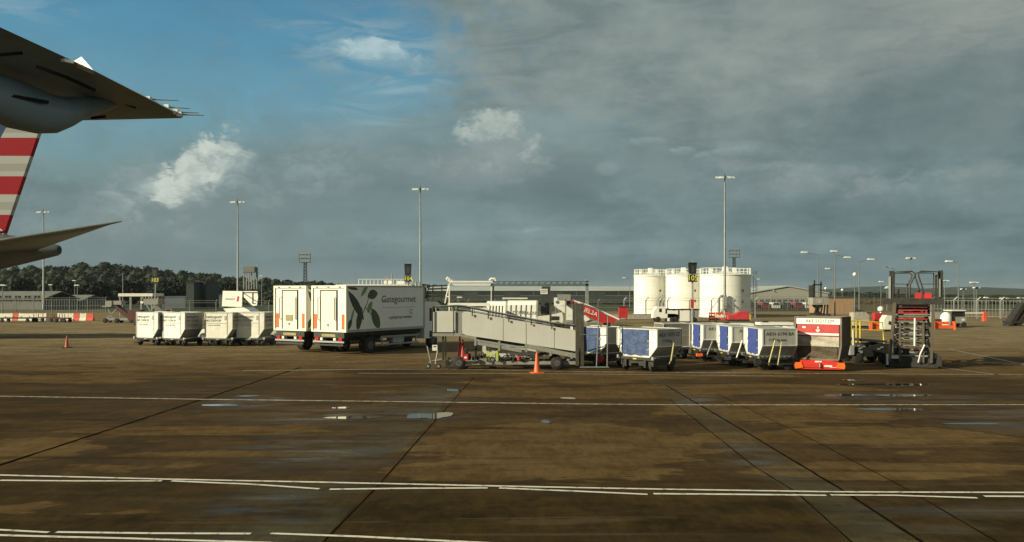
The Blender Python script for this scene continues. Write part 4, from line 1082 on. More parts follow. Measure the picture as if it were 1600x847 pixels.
# dark blocks, low buildings
def building(label, px0, px1, Y, top, d, wall, roof, kind='flat', rise=1.2, name='low_building', windows=0, wm=None, cat='building', wz=None):
    s3=F/Y; w=(px1-px0)/s3; h=H-(top-HZ)/s3; o=thing(name,label,cat)
    if kind=='flat':
        MB().bx(-w/2,w/2,0,d,0,h-.15).build('wall', wall, o); MB().bx(-w/2-.12,w/2+.12,-.12,d+.12,h-.15,h).build('roof', roof, o)
    elif kind=='gable_x':      # ridge runs left to right
        MB().bx(-w/2,w/2,0,d,0,h-rise).build('wall', wall, o)
        MB().prism([(-.3,h-rise-.02),(d/2,h),(d+.3,h-rise-.02),(d+.3,h-rise-.2),(d/2,h-.2),(-.3,h-rise-.2)],'x',-w/2-.3,w/2+.3).build('roof', roof, o)
    else:                      # gable end faces the apron
        MB().prism([(-w/2,0),(w/2,0),(w/2,h-rise),(0,h-.05),(-w/2,h-rise)],'y',0,d).build('wall', wall, o)
        MB().prism([(-w/2-.3,h-rise-.05),(0,h+.05),(w/2+.3,h-rise-.05),(w/2+.3,h-rise+.2),(0,h+.3),(-w/2-.3,h-rise+.2)],'y',-.3,d+.2).build('roof', roof, o)
    for k in range(windows):
        x=-w/2+w*(k+.5)/windows; z0,z1 = wz or (h*.45,h*.75)
        f=MB().bx(x-w/windows*.32,x+w/windows*.32,-.05,-.004,z0,z1).build('window', wm or GLS, o)
        MB().bx(x-w/windows*.32,x+w/windows*.32,-.07,-.051,z0-.08,z0).bx(x-.04,x+.04,-.07,-.051,z0,z1).build('window_frame', GRB, f)
    return at(o,(px0+px1)/2,Y)
building('tall dark block behind the containers, left of its taller twin',291,303,178,441,8,DBL,DBL,name='dark_block')
building('tall dark block behind the containers, right and wider of the two',305,322,182,439.5,8,DBL,DBL,name='dark_block')
building('blue grey shed roof among the trees left of the dark blocks',257,290,190,463,9,BLG,BLG)
building('blue grey shed roof right of the dark blocks',323,350,192,461,9,BLG,BLG)
building('long low grey building with shallow pitched roof under the airliner tail',-40,66,170,455,14,LOW,LOW,'gable_x',1.5,windows=7)
building('low grey building with pitched roof right of the floodlight mast at far left',72,124,185,461,12,LOW,LOW,'gable_x',1.3,windows=4)
building('large dark hangar with pale roof left of the white tanks',668,1000,262,447,30,HNG,ROO,'gable_x',1.3,name='hangar',windows=5,wm=DBL)
building('pale grey warehouse with gently pitched roof right of the tanks',1168,1294,225,448,26,WHS,ROO,'gable',1.8,name='warehouse',windows=14,wm=DBL,wz=(.2,1.5))
bcl=building('brown timber clad block behind the red bannered container',1291,1334,140,464,8,BRD,mat('brown_roof',(.09,.07,.05),.7),name='clad_block')
wb=building('long low white building with roof plant showing above the trucks',526,640,118,444.5,10,WO,W,name='plant_building')
s3=F/118.; z0=H-(444.5-HZ)/s3; m=MB()
for px in range(560,646,6): m.bx((px-583)/s3-.04,(px-583)/s3+.04,.2,.28,z0,z0+.75)
m.bx((560-583)/s3,(640-583)/s3,.2,.26,z0+.70,z0+.76).build('roof_rail', W, wb)
MB().bx((598-583)/s3,(612-583)/s3,1,2.4,z0,z0+.55).bx((618-583)/s3,(630-583)/s3,1,2.4,z0,z0+.5).build('roof_unit', W, wb)
MB().cyl(((611-583)/s3,1,z0),((611-583)/s3,1,z0+1.5),.08).bx(((599-583)/s3),((608-583)/s3),1,1.1,z0+.95,z0+1.15).cyl(((603-583)/s3,1,z0),((603-583)/s3,1,z0+1),.05).build('roof_mast', GAL, wb)
hp_=thing('steel_pipework','dark pipework and pale pipe loops behind the front of the leaf truck','pipework'); Y=112.; s3=F/Y
m=MB()
for px,t in ((643,441),(650,440),(655,445),(662,448)): m.tube([((px-668)/s3,0,0),((px-668)/s3,0,H-(t-HZ)/s3),((px-668+4)/s3,0,H-(t-HZ)/s3+.1),((px-668+6)/s3,0,H-(t-HZ)/s3-.4)],.10)
m.build('pipe_loop', GAL, hp_, True)
m=MB()
for py,a,b_ in ((447.5,660,698),(452,664,700),(458,668,700),(463,668,704)): m.cyl(((a-668)/s3,.4,H-(py-HZ)/s3),((b_-668)/s3,.4,H-(py-1.5-HZ)/s3),.10)
for px in (668,676,690): m.bx((px-668)/s3-.07,(px-668)/s3+.07,.3,.5,0,H-(447-HZ)/s3)
m.build('pipe_rack', DST, hp_, True); at(hp_,668,Y)

# pipe gantry
ga=thing('pipe_gantry','long pipe gantry on tall posts, its left section bright white','gantry'); Y=95.; s3=F/Y
gx=lambda px:(px-808)/s3
gz=lambda py:H-(py-HZ)/s3
MB().bx(gx(703),gx(770),-.35,-.05,gz(441.5),gz(439)).hexa([(gx(709),-.3,gz(446.5)),(gx(766),-.3,gz(446.5)),(gx(766),.3,gz(446.5)),(gx(709),.3,gz(446.5)),(gx(706),-.35,gz(443)),(gx(768),-.35,gz(443)),(gx(768),.35,gz(443)),(gx(706),.35,gz(443))]).build('white_beam', W, ga)
MB().bx(gx(770),gx(919),-.25,-.05,gz(441),gz(439.2)).bx(gx(766),gx(919),-.25,.25,gz(447),gz(443.2)).build('grey_beam', mat('teal_grey_steel',(.11,.15,.15),.5,dirt=.25), ga)
m=MB()
for k in range(16): px=772+k*9.2; m.bar((gx(px),0,gz(447)),(gx(px+9),0,gz(440)),.08)
m.build('web', DST, ga)
MB().tube([(gx(700),0,gz(438)),(gx(697.5),0,gz(435.5)),(gx(699.5),0,gz(433.5)),(gx(702.5),0,gz(435)),(gx(702),0,gz(440))],.12).tube([(gx(765),0,gz(438.5)),(gx(767),0,gz(435.5)),(gx(773),0,gz(435.5)),(gx(775),0,gz(438.5))],.12).build('pipe_end', W, ga, True)
MB().bx(gx(701),gx(703),-.2,.2,0,gz(443)).build('post', W, ga); MB().bx(gx(767),gx(768.2),-.2,-.05,0,gz(447)).build('post', W, ga)
MB().bx(gx(769.5),gx(772),-.2,.2,0,gz(447)).build('post', DST, ga); MB().bx(gx(915),gx(919.5),-.25,.25,0,gz(436)).build('post', GAL, ga)
MB().bar((gx(695),0,gz(474)),(gx(700),0,gz(449)),.12).bar((gx(696),0,gz(462)),(gx(701),0,gz(464)),.1).bar((gx(700),0,gz(449)),(gx(706),0,gz(437)),.14).build('brace', W, ga)
at(ga,808,Y)
# white belt loader, covered trailers
wl=thing('belt_loader','long white belt loader with level conveyor behind the ramp handrail','loader'); Y=84.; s3=F/Y
wx=lambda px:(px-735)/s3
wz_=lambda py:H-(py-HZ)/s3
MB().bx(wx(700),wx(765),-.5,.5,wz_(478),wz_(473.5)).build('conveyor', W, wl)
MB().bx(wx(706),wx(762),-.7,.7,.4,1.0).bar((wx(712),-.4,1),(wx(705),-.4,wz_(478)),.14).bar((wx(752),-.4,1),(wx(758),-.4,wz_(478)),.14).build('chassis', GRB, wl)
MB().bx(wx(736),wx(762),-.72,.0,1.0,wz_(481)).bx(wx(712),wx(735),-.72,0,1.0,wz_(487)).build('cab_body', W, wl)
for px in (714,752):
    for y in (-.65,.65): wheel(wl,(wx(px),y,.36),.36,.24,'y',DST)
at(wl,735,Y)
def cov(label, px0, px1, Y, top, bot, rz):
    s3=F/Y; w=(px1-px0)/s3; o=thing('covered_trailer',label,'trailer',group='white round topped baggage trailers'); h=H-(top-HZ)/s3
    r_=.85; pr=[(-r_,.55),(r_,.55),(r_,h-.45),(r_*.8,h-.12),(r_*.4,h),(-r_*.4,h),(-r_*.8,h-.12),(-r_,h-.45)]
    MB().prism(pr,'x',-w/2,w/2-.15).build('canopy', W, o); MB().prism([(u*1.0,v) for u,v in pr],'x',w/2-.148,w/2).build('end_panel', GRB, o)
    cu_=MB()
    for k in range(5): x=-w/2+.25+k*(w-.5)/5; cu_.prism([(x,.8),(x+.09,.8),(x+.17,h-.45),(x+.08,h-.45)],'y',-r_-.03,-r_-.004)
    cu_.build('curtain_strap', DST, o)
    MB().bx(-w/2,w/2,-.8,.8,.42,.55).build('deck', DST, o)
    for k in (-.32,.32):
        for y in (-.7,.7): wheel(o,(k*w,y,.24),.24,.18,'y',DST)
    return at(o,(px0+px1)/2,Y,rz)
a=cov('white round topped baggage trailer right of the white belt loader',762,794,88,470.5,492,-8)
b_=cov('white round topped lettered baggage trailer left of the dark totem sign',794,841,86,469.5,492,-6)
text('BLIZZARD', .5, GRB, b_, (-.6,-.885,1.55), FRONT); text('TRANS', .5, GRB, b_, (.8,-.885,1.5), FRONT)
cp=thing('flat_canopy','thin pale canopy roof above the round topped trailers','canopy'); Y=100.; s3=F/Y
MB().bx((785-805)/s3,(824-805)/s3,-1,1,H-(467.2-HZ)/s3,H-(465.2-HZ)/s3).build('roof', WO, cp); m=MB()
for px in (787,805,822): m.bx((px-805)/s3-.06,(px-805)/s3+.06,.8,.92,0,H-(467.2-HZ)/s3)
m.build('post', GAL, cp); at(cp,805,Y)
tt=thing('totem_sign','dark upright totem with a white lettered board under the gantry','sign'); Y=98.; s3=F/Y
MB().prism([(-.5,0),(.5,0),(.5,2.9),(.62,4.25),(-.38,4.25),(-.5,3.4)],'y',0,.4).build('column', HNG, tt)
MB().bx(-.55,.28,-.06,-.005,H-(459.5-HZ)/s3,H-(451.5-HZ)/s3).build('board', W, tt); text('AIRSIDE\nSAFETY', .22, INK, tt, (-.13,-.066,H-(455.5-HZ)/s3), FRONT); at(tt,852,Y)
tg=thing('white_tow_truck','low white tow tractor with sloping bonnet right of the round topped trailers','tractor'); Y=85.; s3=F/Y
MB().prism([(-1.4,.4),(1.5,.4),(1.6,1.0),(1.5,1.55),(.2,1.3),(-.9,1.2),(-1.4,.9)],'y',0,1.6).build('body', WO, tg)
for x in (-.9,1.0): wheel(tg,(x,.0,.35),.35,.25,'y',DST)
MB().bx(.3,1.2,-.02,.0,.8,1.2).build('vent', DST, tg); at(tg,855,Y)

# red and white passenger stair
rs_=thing('passenger_stair','red and white passenger stair sloping down to the right behind the ramp end posts','stair'); Y=91.; s3=F/Y
ex=lambda px:(px-915)/s3
ez=lambda py:H-(py-HZ)/s3
MB().bx(ex(865),ex(884),-.9,-.86,ez(478),ez(465)).prism([(ex(866),ez(478.5)),(ex(884),ez(477)),(ex(902),ez(489)),(ex(902),ez(495)),(ex(886),ez(492))],'y',-.9,-.8).bx(ex(884),ex(899),-.85,-.8,ez(500),ez(489)).build('upper_flank', W, rs_)
MB().tube([(ex(870)+.11*math.cos(t),-.92,ez(472)+.11*math.sin(t)) for t in [k*.63 for k in range(11)]],.05,6).build('round_emblem', INK, rs_)
MB().bx(ex(884),ex(893),-.7,.5,ez(476),ez(467.5)).build('red_canopy', RDK, rs_)
MB().prism([(ex(896),ez(487)),(ex(896),ez(471)),(ex(918),ez(478)),(ex(964),ez(498)),(ex(957),ez(504)),(ex(938),ez(504)),(ex(914),ez(492))],'y',-.92,-.88).build('red_flank', RED, rs_)
MB().prism([(ex(896),ez(470.6)),(ex(896),ez(468.8)),(ex(919),ez(476.2)),(ex(967),ez(498)),(ex(965),ez(499.6)),(ex(918),ez(477.8))],'y',-.94,-.86).prism([(ex(896),ez(487.6)),(ex(914),ez(502)),(ex(921),ez(499)),(ex(913),ez(492.6))],'y',-.93,-.88).build('white_band', W, rs_)
t=text('JEL2A', .62, INW, rs_, (ex(922),-.925,ez(487.5)), FRONT); t.rotation_euler=(R(90),R(23),0)
m=MB()
for k in range(14): m.bx(ex(890)+k*.33,ex(890)+k*.33+.36,-.8,.7,ez(481)-k*.115-.12,ez(481)-k*.115)
m.build('tread', GRB, rs_)
MB().bx(ex(866),ex(958),-.8,.7,.35,.6).bar((ex(870),-.7,.6),(ex(868),-.7,ez(477)),.14).bar((ex(870),-.75,ez(480)),(ex(878),-.75,.6),.12).bar((ex(868),-.8,ez(466)),(ex(868),-.8,.5),.1).build('support_frame', GRB, rs_)
for px in (872,905,948):
    for y in (-.7,.6): wheel(rs_,(ex(px),y,.3),.3,.2,'y',DST)
MB().bx(ex(902),ex(905),-.95,-.85,ez(475),ez(471)).build('lamp', W, rs_); at(rs_,915,Y)
bx_=thing('red_cabinet','red cabinet on the ground left of the first white tank','cabinet'); MB().bx(-.55,.55,0,.8,.25,1.65).build('body', RED, bx_); MB().bx(-.65,.65,-.1,.9,1.65,1.75).build('lid', RDK, bx_)
MB().bx(-.5,-.4,.1,.2,0,.25).bx(.4,.5,.1,.2,0,.25).build('foot', DST, bx_); at(bx_,974,110)
# white fuel tanks
def tank(label, px, Y, w, top):
    s3=F/Y; r_=w/2/s3; h=H-(top-HZ)/s3; o=thing('fuel_tank',label,'tank',group='white fuel storage tanks')
    MB().lathe((0,0,0),[(r_+.25,0),(r_+.25,.2),(r_,.22),(r_,h-.1),(r_+.1,h-.09),(r_+.1,h),(r_-.1,h+.05),(.3,h+.55)],64).build('shell', WT, o, True)
    m=MB(); n=26
    for k in range(n):
        t=2*math.pi*k/n; x,y=(r_-.05)*math.cos(t),(r_-.05)*math.sin(t); m.bx(x-.03,x+.03,y-.03,y+.03,h,h+.95)
    for z in (h+.5,h+.95): m.tube([((r_-.05)*math.cos(2*math.pi*k/48),(r_-.05)*math.sin(2*math.pi*k/48),z) for k in range(49)],.028,6)
    m.build('roof_rail', W, o)
    m=MB(); t0=R(-60)
    for k in range(3): a=R(-75+k*9); 
    m.bx(-.3,.3,-.3,.3,h+.5,h+1.2).bx(r_*.3,r_*.45,-.2,.2,h+.3,h+1.0).bx(-r_*.7,-r_*.55,-r_*.3,-r_*.15,h+.2,h+.9).build('roof_fitting', W, o)
    m=MB(); t=R(-62); x,y=r_*math.cos(t),r_*math.sin(t)
    for z in (h*.35,h*.6): m.bx(x-.12,x+.12,y-.12,y,z,z+.3)
    m.build('level_mark', DST, o)
    at(o,px,Y); return o
T1=tank('left of the three white fuel tanks',1016,131.5,50.5,431); T2=tank('middle white fuel tank behind the 105 sign',1068,127.5,55,430.5); T3=tank('right and widest white fuel tank behind the tall mast',1133,123,77.5,429.5)
q=.63
m=MB()
for k in range(2): m.bx(3.95+k*.4,4.02+k*.4,-.3,-.22,0,6.5)
for k in range(16): m.bx(3.95,4.42,-.29,-.23,.4*k+.2,.4*k+.25)
m.bx(3.6,4.5,-.8,.2,6.5,6.6).build('ladder', GAL, T3)
sc_=lambda L_:[(a*q,b*q,c*q) for a,b,c in L_]
MB().tube(sc_([(-3.0,-6.5,0),(-3.0,-6.5,4.2),(-2.6,-6.4,4.7),(-1.4,-6.3,5.0)]),.2).tube(sc_([(-2.0,-6.6,0),(-2.0,-6.6,4.3),(-1.4,-6.5,4.9)]),.18).bar(*sc_([(-3,-6.4,4),(-5,-6.3,1.5)]),.1).bar(*sc_([(-1.5,-6.4,4.2),(.4,-6.3,2)]),.1).build('fill_pipe', GAL, T3, True)
MB().tube(sc_([(1.2,-4.4,0),(1.3,-4.4,3.2),(1.8,-4.4,4.0),(2.6,-4.4,4.2)]),.16).tube(sc_([(2.0,-4.5,0),(2.1,-4.5,3.0),(2.7,-4.5,4.1)]),.16).tube(sc_([(2.9,-4.5,0),(2.8,-4.5,4.2)]),.13).build('fill_pipe', GAL, T1, True)
# weld seams round each tank
for T_,r_,h_ in ((T1,50.5/2/F*131.5,H+24/F*131.5),(T2,55/2/F*127.5,H+24.5/F*127.5),(T3,77.5/2/F*123,H+25.5/F*123)):
    m=MB()
    for z in (h_*.26,h_*.5,h_*.74): m.tube([((r_+.004)*math.cos(2*math.pi*k/64),(r_+.004)*math.sin(2*math.pi*k/64),z) for k in range(65)],.018,4)
    m.build('weld_seam', WO, T_)
# walls and fences
def fence(label, pts, h, name='mesh_fence', m=GAL, step=3.0, crank=True, cat='fence', fill=0):
    o=thing(name,label,cat,(pts[0][0],pts[0][1],0)); ox,oy=pts[0]; k=0; rails=MB(); pales=MB()
    for i in range(len(pts)-1):
        a=Vector((pts[i][0]-ox,pts[i][1]-oy,0)); b=Vector((pts[i+1][0]-ox,pts[i+1][1]-oy,0)); n=max(1,int((b-a).length/step))
        for z in ((.3,h*.5,h-.1) if not crank else (.3,h*.5,h-.1,h+.25)): rails.bar(a+Vector((0,0,z)),b+Vector((0,0,z)),.05)
        if fill:
            nn=int((b-a).length/fill)
            for j in range(nn): p=a+(b-a)*j/nn; pales.bx(p.x-.03,p.x+.03,p.y-.02,p.y+.02,.1,h)
        for j in range(n+1):
            if k>=98: break
            p=a+(b-a)*j/n; pm=MB().bx(p.x-.07,p.x+.07,p.y-.07,p.y+.07,0,h)
            if crank: pm.bar((p.x,p.y,h-.03),(p.x+.30,p.y-.35,h+.42),.10)
            pm.build('post', m, o); k+=1
    rails.build('rail', m, o)
    if fill: pales.build('pale', m, o)
    return o
G2=mat('grey_fence_steel',(.20,.21,.19),.5,.3,dirt=.4)
fence('tall grey security fence with cranked tops along the far left behind the barriers',[(X(-60,150),150),(X(165,150),150)],2.3,m=G2,fill=.45)
fence('tall security fence with cranked tops in front of the white tanks',[(X(975,116),116),(X(1180,116),116)],2.5,m=GAL,step=2.6)
fence('grey palisade fence before the warehouse right of the tanks',[(X(1172,160),160),(X(1290,160),160)],2.4,m=G2,fill=.35,name='palisade_fence')
fence('grey palisade fence with cranked tops at the far right behind the lift',[(X(1455,118),118),(X(1640,112),112)],2.5,m=GAL,fill=.40,name='palisade_fence',step=2.6)
fence('dark timber like fence behind the brown clad block',[(X(1335,150),150),(X(1460,150),150)],2.6,m=mat('brown_fence',(.16,.12,.08),.7),fill=.22,crank=False,name='board_fence')
fence('thin security fence behind the dark blocks and containers',[(X(255,140),140),(X(420,140),140)],1.9,m=G2,step=4)
fence('security fence under the pipe gantry',[(X(690,140),140),(X(975,140),140)],2.0,m=G2,step=4)
wl_=thing('low_wall','low tan concrete wall in front of the fuel tanks','wall'); s3=F/113.
w_=(1092-945)/s3; m=MB().bx(-w_/2,w_/2,0,.25,0,.62).build('wall_face', CON, wl_); MB().bx(-w_/2,w_/2,-.04,.29,.62,.69).build('coping', CON, wl_); at(wl_,1018,113)
# white pickup and generator trailer before the tanks
pk=thing('pickup_truck','white pickup with open dark bed before the left white tank','truck'); s3=F/102.
MB().prism([(-1.55,.5),(1.5,.5),(1.5,.9),(.95,1.0),(.75,1.0),(-.1,1.0),(-.1,1.85),(-1.1,1.85),(-1.5,1.25)],'y',0,1.6).build('body', W, pk)
MB().prism([(-.85,1.2),(-.55,1.2),(-.55,1.62),(-.85,1.62)],'y',-.02,-.004).build('side_window', GLS, pk)
MB().prism([(.0,.95),(1.3,.95),(1.1,1.4),(.3,1.65),(.0,1.5)],'y',.3,1.3).build('load', GRB, pk)
for x in (-1.0,1.1):
    for y in (.02,1.58): wheel(pk,(x,y,.33),.33,.22,'y',DST)
at(pk,1041,102)
gn=thing('generator_trailer','white box generator trailer before the middle tank','generator'); s3=F/102.
MB().bx((1043-1066)/s3,(1077.5-1066)/s3,0,1.6,H-(502-HZ)/s3,H-(484-HZ)/s3).build('housing', W, gn); MB().bx((1077.7-1066)/s3,(1092-1066)/s3,0.02,1.6,H-(502-HZ)/s3,H-(484-HZ)/s3).build('grey_housing', GRB, gn)
MB().bx((1042-1066)/s3,(1093-1066)/s3,-.08,1.7,H-(484-HZ)/s3+.002,H-(482.8-HZ)/s3).build('roof', DST, gn); MB().bx((1042-1066)/s3,(1092-1066)/s3,.1,1.5,.3,H-(502-HZ)/s3).build('frame', DST, gn)
MB().bx((1059.5-1066)/s3,(1061.5-1066)/s3,-.02,-.004,.4,H-(485-HZ)/s3).bx((1051-1066)/s3,(1055-1066)/s3,-.02,-.004,1.4,1.6).bx((1065-1066)/s3,(1067-1066)/s3,-.02,-.004,1.4,1.6).bx((1084-1066)/s3,(1084.5-1066)/s3,-.02,-.004,.5,H-(486-HZ)/s3).build('door_seam', DST, gn)
for px in (1050,1084): wheel(gn,((px-1066)/s3,.0,.3),.3,.2,'y',DST)
at(gn,1066,102)
# red and white barriers, tarpaulin
GBR='red and white plank barriers before the tanks'
for i,(a,b_,l) in enumerate(((1108,1118,'red barrier block left end of the line before the widest tank'),(1119,1131,'striped plank barrier just left of the tall mast foot'),(1133.5,1142,'striped plank barrier just right of the tall mast foot'))):
    Y=104.; s3=F/Y; w=(b_-a)/s3; o=thing('plank_barrier',l,'barrier',group=GBR)
    for z in (.15,.5,.85): MB().bx(-w/2,w/2,0,.08,z,z+.26).build('plank', br if z!=.5 or i==0 else bw, o)
    [MB().bx(x,x+.1,.08,.16,0,1.15).build('post', br, o) for x in (-w/2,w/2-.1)]; at(o,(a+b_)/2,Y)
tp=thing('covered_pallet','red tarpaulin covered load with sloping left end behind the blue containers','load'); s3=F/101.
MB().prism([(-1.35,.35),(1.1,.35),(1.1,1.15),(.9,1.35),(.1,1.3),(-.6,.95),(-1.35,.85)],'y',0,1.2).build('tarpaulin', mat('pink_red_tarp',(.58,.05,.06),.55,dirt=.3,bump=.5), tp); MB().bx(-1.4,1.15,-.05,1.25,.15,.35).build('pallet', DST, tp); at(tp,1156,101)
MB().bx(1.12,1.3,.0,.6,.2,1.0).build('yellow_end', YEL, tp)
for i,(a,b_,Y,t,l) in enumerate(((1128,1178,72.,505.5,'long flat white panel lying behind the blue curtained containers'),(1188,1240,70.,504.,'flat white trailer top behind the long grey container'))):
    s3=F/Y; w=(b_-a)/s3; o=thing('flat_trailer',l,'trailer'); zt=H-(t-HZ)/s3
    MB().bx(-w/2,w/2,0,1.5,zt-.22,zt).build('deck', W, o); MB().bx(-w/2+.2,w/2-.2,.1,1.4,zt-.4,zt-.22).build('frame', DST, o)
    MB().bx(-w/2+.3,-w/2+.7,.1,.6,zt,zt+.12).build('fitting', DST, o)
    for k in (-.33,.33):
        for y in (.1,1.4): wheel(o,(k*w,y,.24),.24,.18,'y',DST)
    at(o,(a+b_)/2,Y)
pkb=thing('red_crate','small red crate against the left side of the red bannered container','crate'); MB().bx(-.35,.35,0,.7,.06,1.75).build('body',mat('pink_red',(.50,.05,.09),.5),pkb); MB().bx(-.38,.38,-.03,.73,1.75,1.83).build('lid',W,pkb); MB().bx(-.3,.3,.05,.65,0,.06).build('foot',DST,pkb); at(pkb,1241,45.)
# dark stair tower / high loader and dish
hl=thing('high_loader','dark raised high loader cab with frame left of the brown clad block','loader'); Y=112.; s3=F/Y
hx_=lambda px:(px-1279)/s3
hz_=lambda py:H-(py-HZ)/s3
MB().bx(hx_(1266),hx_(1290),-1,1,hz_(476),hz_(465)).build('cab', GRB, hl); MB().bx(hx_(1272),hx_(1281),-1.03,-1.003,hz_(474),hz_(467)).build('cab_window', TWT, hl)
MB().bx(hx_(1268),hx_(1270),-.9,-.8,hz_(465),hz_(438)).bx(hx_(1278),hx_(1280),-.9,-.8,hz_(465),hz_(440)).bx(hx_(1266),hx_(1281),-.9,-.8,hz_(446),hz_(444)).bx(hx_(1266),hx_(1268),-.9,.6,hz_(465),hz_(446)).build('guard_frame', DST, hl)
m=MB()
for k in range(5): m.bar((hx_(1269+k*5),-.7,.5),(hx_(1274+k*4),-.7,hz_(476)),.18).bar((hx_(1288-k*4),.7,.5),(hx_(1272+k*4),.7,hz_(476)),.18)
m.bx(hx_(1268),hx_(1294),-.9,.9,.4,.7).build('lift_frame', DST, hl)
for px in (1272,1290):
    for y in (-.85,.85): wheel(hl,(hx_(px),y,.4),.4,.28,'y',DST)
at(hl,1279,Y)
ds=thing('satellite_dish','round radar dish on a slim post in front of the warehouse','dish'); Y=190.; s3=F/Y
MB().cyl((0,0,0),(0,0,H-(460-HZ)/s3),.10).build('post', GAL, ds, True); MB().lathe((0,0,0),[(.05,0),(.45,.12),(.80,.40),(.78,.42),(.4,.17),(.05,.06)],20).build('bowl', W, ds, True)
d_=ds.children[-1]; d_.location=(0,-.1,H-(457-HZ)/s3); d_.rotation_euler=(R(80),0,R(-30)); at(ds,1213,Y)
# right cluster behind the lift
def blob(name,label,cat,px,Y,build): o=thing(name,label,cat); build(o,F/Y); return at(o,px,Y)
def f_(o,s):
    MB().prism([(-.75,.3),(.75,.3),(.78,1.3),(.5,1.62),(-.72,1.6)],'y',0,1.2).build('cover',TWT,o); MB().bx(-.7,.7,.1,1.1,.1,.3).build('base',DST,o)
blob('covered_unit','cream covered unit behind the yellow guard rail','equipment',1346,84,f_)
def f_(o,s):
    MB().bx(-.38,.38,0,.7,.7,1.5).build('body',RED,o); MB().bx(-.45,.45,0,.8,.2,.7).build('base',RDK,o)
blob('red_cabinet','red cabinet left of the scissor lift, above an orange barrier','cabinet',1373,86,f_)
for i,(px,Y,w,l) in enumerate(((1377,80,2.0,'orange plank barrier left of the scissor lift'),(1475,82,2.1,'orange plank barrier at the foot of the white engine cover right of the lift'))):
    o=thing('plank_barrier',l,'barrier',group='orange plank barriers'); MB().bx(-w/2,w/2,0,.08,.12,.42).build('plank',ORG,o); MB().bx(-w/2,w/2*.5,0,.08,.5,.78).build('plank',ORG,o)
    MB().bx(-w/2,-w/2+.1,-.2,.3,.0,.8).bx(w/2-.1,w/2,-.2,.3,.0,.8).build('foot',ORG,o); at(o,px,Y)
def f_(o,s):
    MB().prism([(-.55,.2),(.55,.2),(.6,1.0),(.25,1.45),(-.3,1.5),(-.55,1.1)],'y',0,1).build('body',WO,o); MB().prism([(-.2,.7),(.3,.5),(.4,.7),(-.1,1.0)],'y',-.05,-.004).build('panel',DST,o); MB().bx(-.5,.5,.1,.9,0,.2).build('base',DST,o)
blob('ground_unit','white ground unit with dark panel seen through the scissor lift left side','equipment',1391,78,f_)
def f_(o,s):
    MB().bx(-.45,.45,0,1.2,.5,1.55).build('body',GRB,o); MB().bx(-.4,.4,.1,1.1,.0,.5).build('base',DST,o)
blob('grey_cabinet','grey cabinet just right of the scissor lift','cabinet',1462,87,f_)
def f_(o,s):
    MB().lathe((0,0,0),[(.52,.3),(.55,.9),(.50,1.25),(.32,1.5),(.1,1.6)],20).build('dome',W,o,True); MB().bx(.1,.8,-.3,.5,.25,1.3).build('dark_end',DST,o); MB().bx(-.45,.45,-.4,.4,.0,.3).build('base',DST,o)
blob('engine_cover','bright white domed engine cover right of the scissor lift','cover',1478,86,f_)
def f_(o,s):
    MB().bx(-.3,.3,0,.5,.35,.95).build('body',RDK,o); MB().bx(-.25,.25,.05,.45,0,.35).build('foot',DST,o); 
blob('red_box','small dull red box left of the white domed cover','box',1467,84,f_)
def f_(o,s):
    MB().prism([(-.75,.4),(.75,.4),(.8,.95),(.75,1.05),(-.75,1.05)],'y',0,1.5).build('body',GRB,o); MB().bx(-.8,.72,-.1,1.6,1.65,1.75).build('cab_roof',WO,o)
    MB().bx(-.72,-.62,0,.1,1.05,1.65).bx(.58,.68,0,.1,1.05,1.65).bx(-.72,-.62,1.4,1.5,1.05,1.65).bx(.58,.68,1.4,1.5,1.05,1.65).build('cab_pillar',DST,o); MB().bx(-.60,.56,.08,.10,1.06,1.64).build('windscreen',GLS,o)
    MB().bx(.35,.6,-.02,-.004,.65,.85).bx(-.6,-.35,-.02,-.004,.65,.85).build('headlight',LNS,o)
    for x in (-.5,.55):
        for y in (.1,1.4): wheel(o,(x,y,.28),.28,.22,'y',DST)
blob('tow_tractor','grey tow tractor with flat cab roof right of the white domed cover','tractor',1498,88,f_)
def f_(o,s):
    MB().bx(-1.2,1.2,0,.08,.95,1.08).build('arm',bw,o); MB().bx(.95,1.3,-.2,.3,.0,1.15).build('pedestal',br,o); MB().bx(-1.2,-1.1,0,.08,0,.95).build('rest',GAL,o)
blob('barrier_arm','white barrier arm with red pedestal beyond the tow tractor','barrier',1524,105,f_)
def f_(o,s):
    X0=lambda px:(px-1590)/s; Z0=lambda py:H-(py-HZ)/s
    MB().hexa([(X0(1570),-.6,Z0(510)),(X0(1576),-.6,Z0(511)),(X0(1576),.6,Z0(511)),(X0(1570),.6,Z0(510)),(X0(1594),-.6,Z0(473)),(X0(1600),-.6,Z0(474)),(X0(1600),.6,Z0(474)),(X0(1594),.6,Z0(473))]).hexa([(X0(1583),-.6,Z0(510)),(X0(1589),-.6,Z0(511)),(X0(1589),.6,Z0(511)),(X0(1583),.6,Z0(510)),(X0(1607),-.6,Z0(473)),(X0(1613),-.6,Z0(474)),(X0(1613),.6,Z0(474)),(X0(1607),.6,Z0(473))]).build('conveyor_side',DST,o)
    m=MB()
    for k in range(12): t=k/12; m.bx(X0(1573+24*t),X0(1586+24*t),-.5,.5,Z0(508-35*t)-.08,Z0(508-35*t))
    m.build('tread',RDK,o); MB().bx(X0(1572),X0(1630),-.7,.7,.3,.55).bar((X0(1604),-.5,.5),(X0(1604),-.5,Z0(478)),.15).build('chassis',DST,o)
    for px in (1575,1608,1628): wheel(o,(X0(px),-.65,.26),.26,.2,'y',DST)
blob('mobile_stair','dark mobile stair climbing out of the right picture edge','stair',1590,91,f_)
def f_(o,s):
    MB().cyl((0,0,0),(0,0,H-(487-HZ)/s),.09).build('post',W,o,True); MB().lathe((0,0,H-(483-HZ)/s),[(.1,-.28),(.28,-.15),(.3,0),(.28,.15),(.1,.28)],14).build('globe',W,o,True)
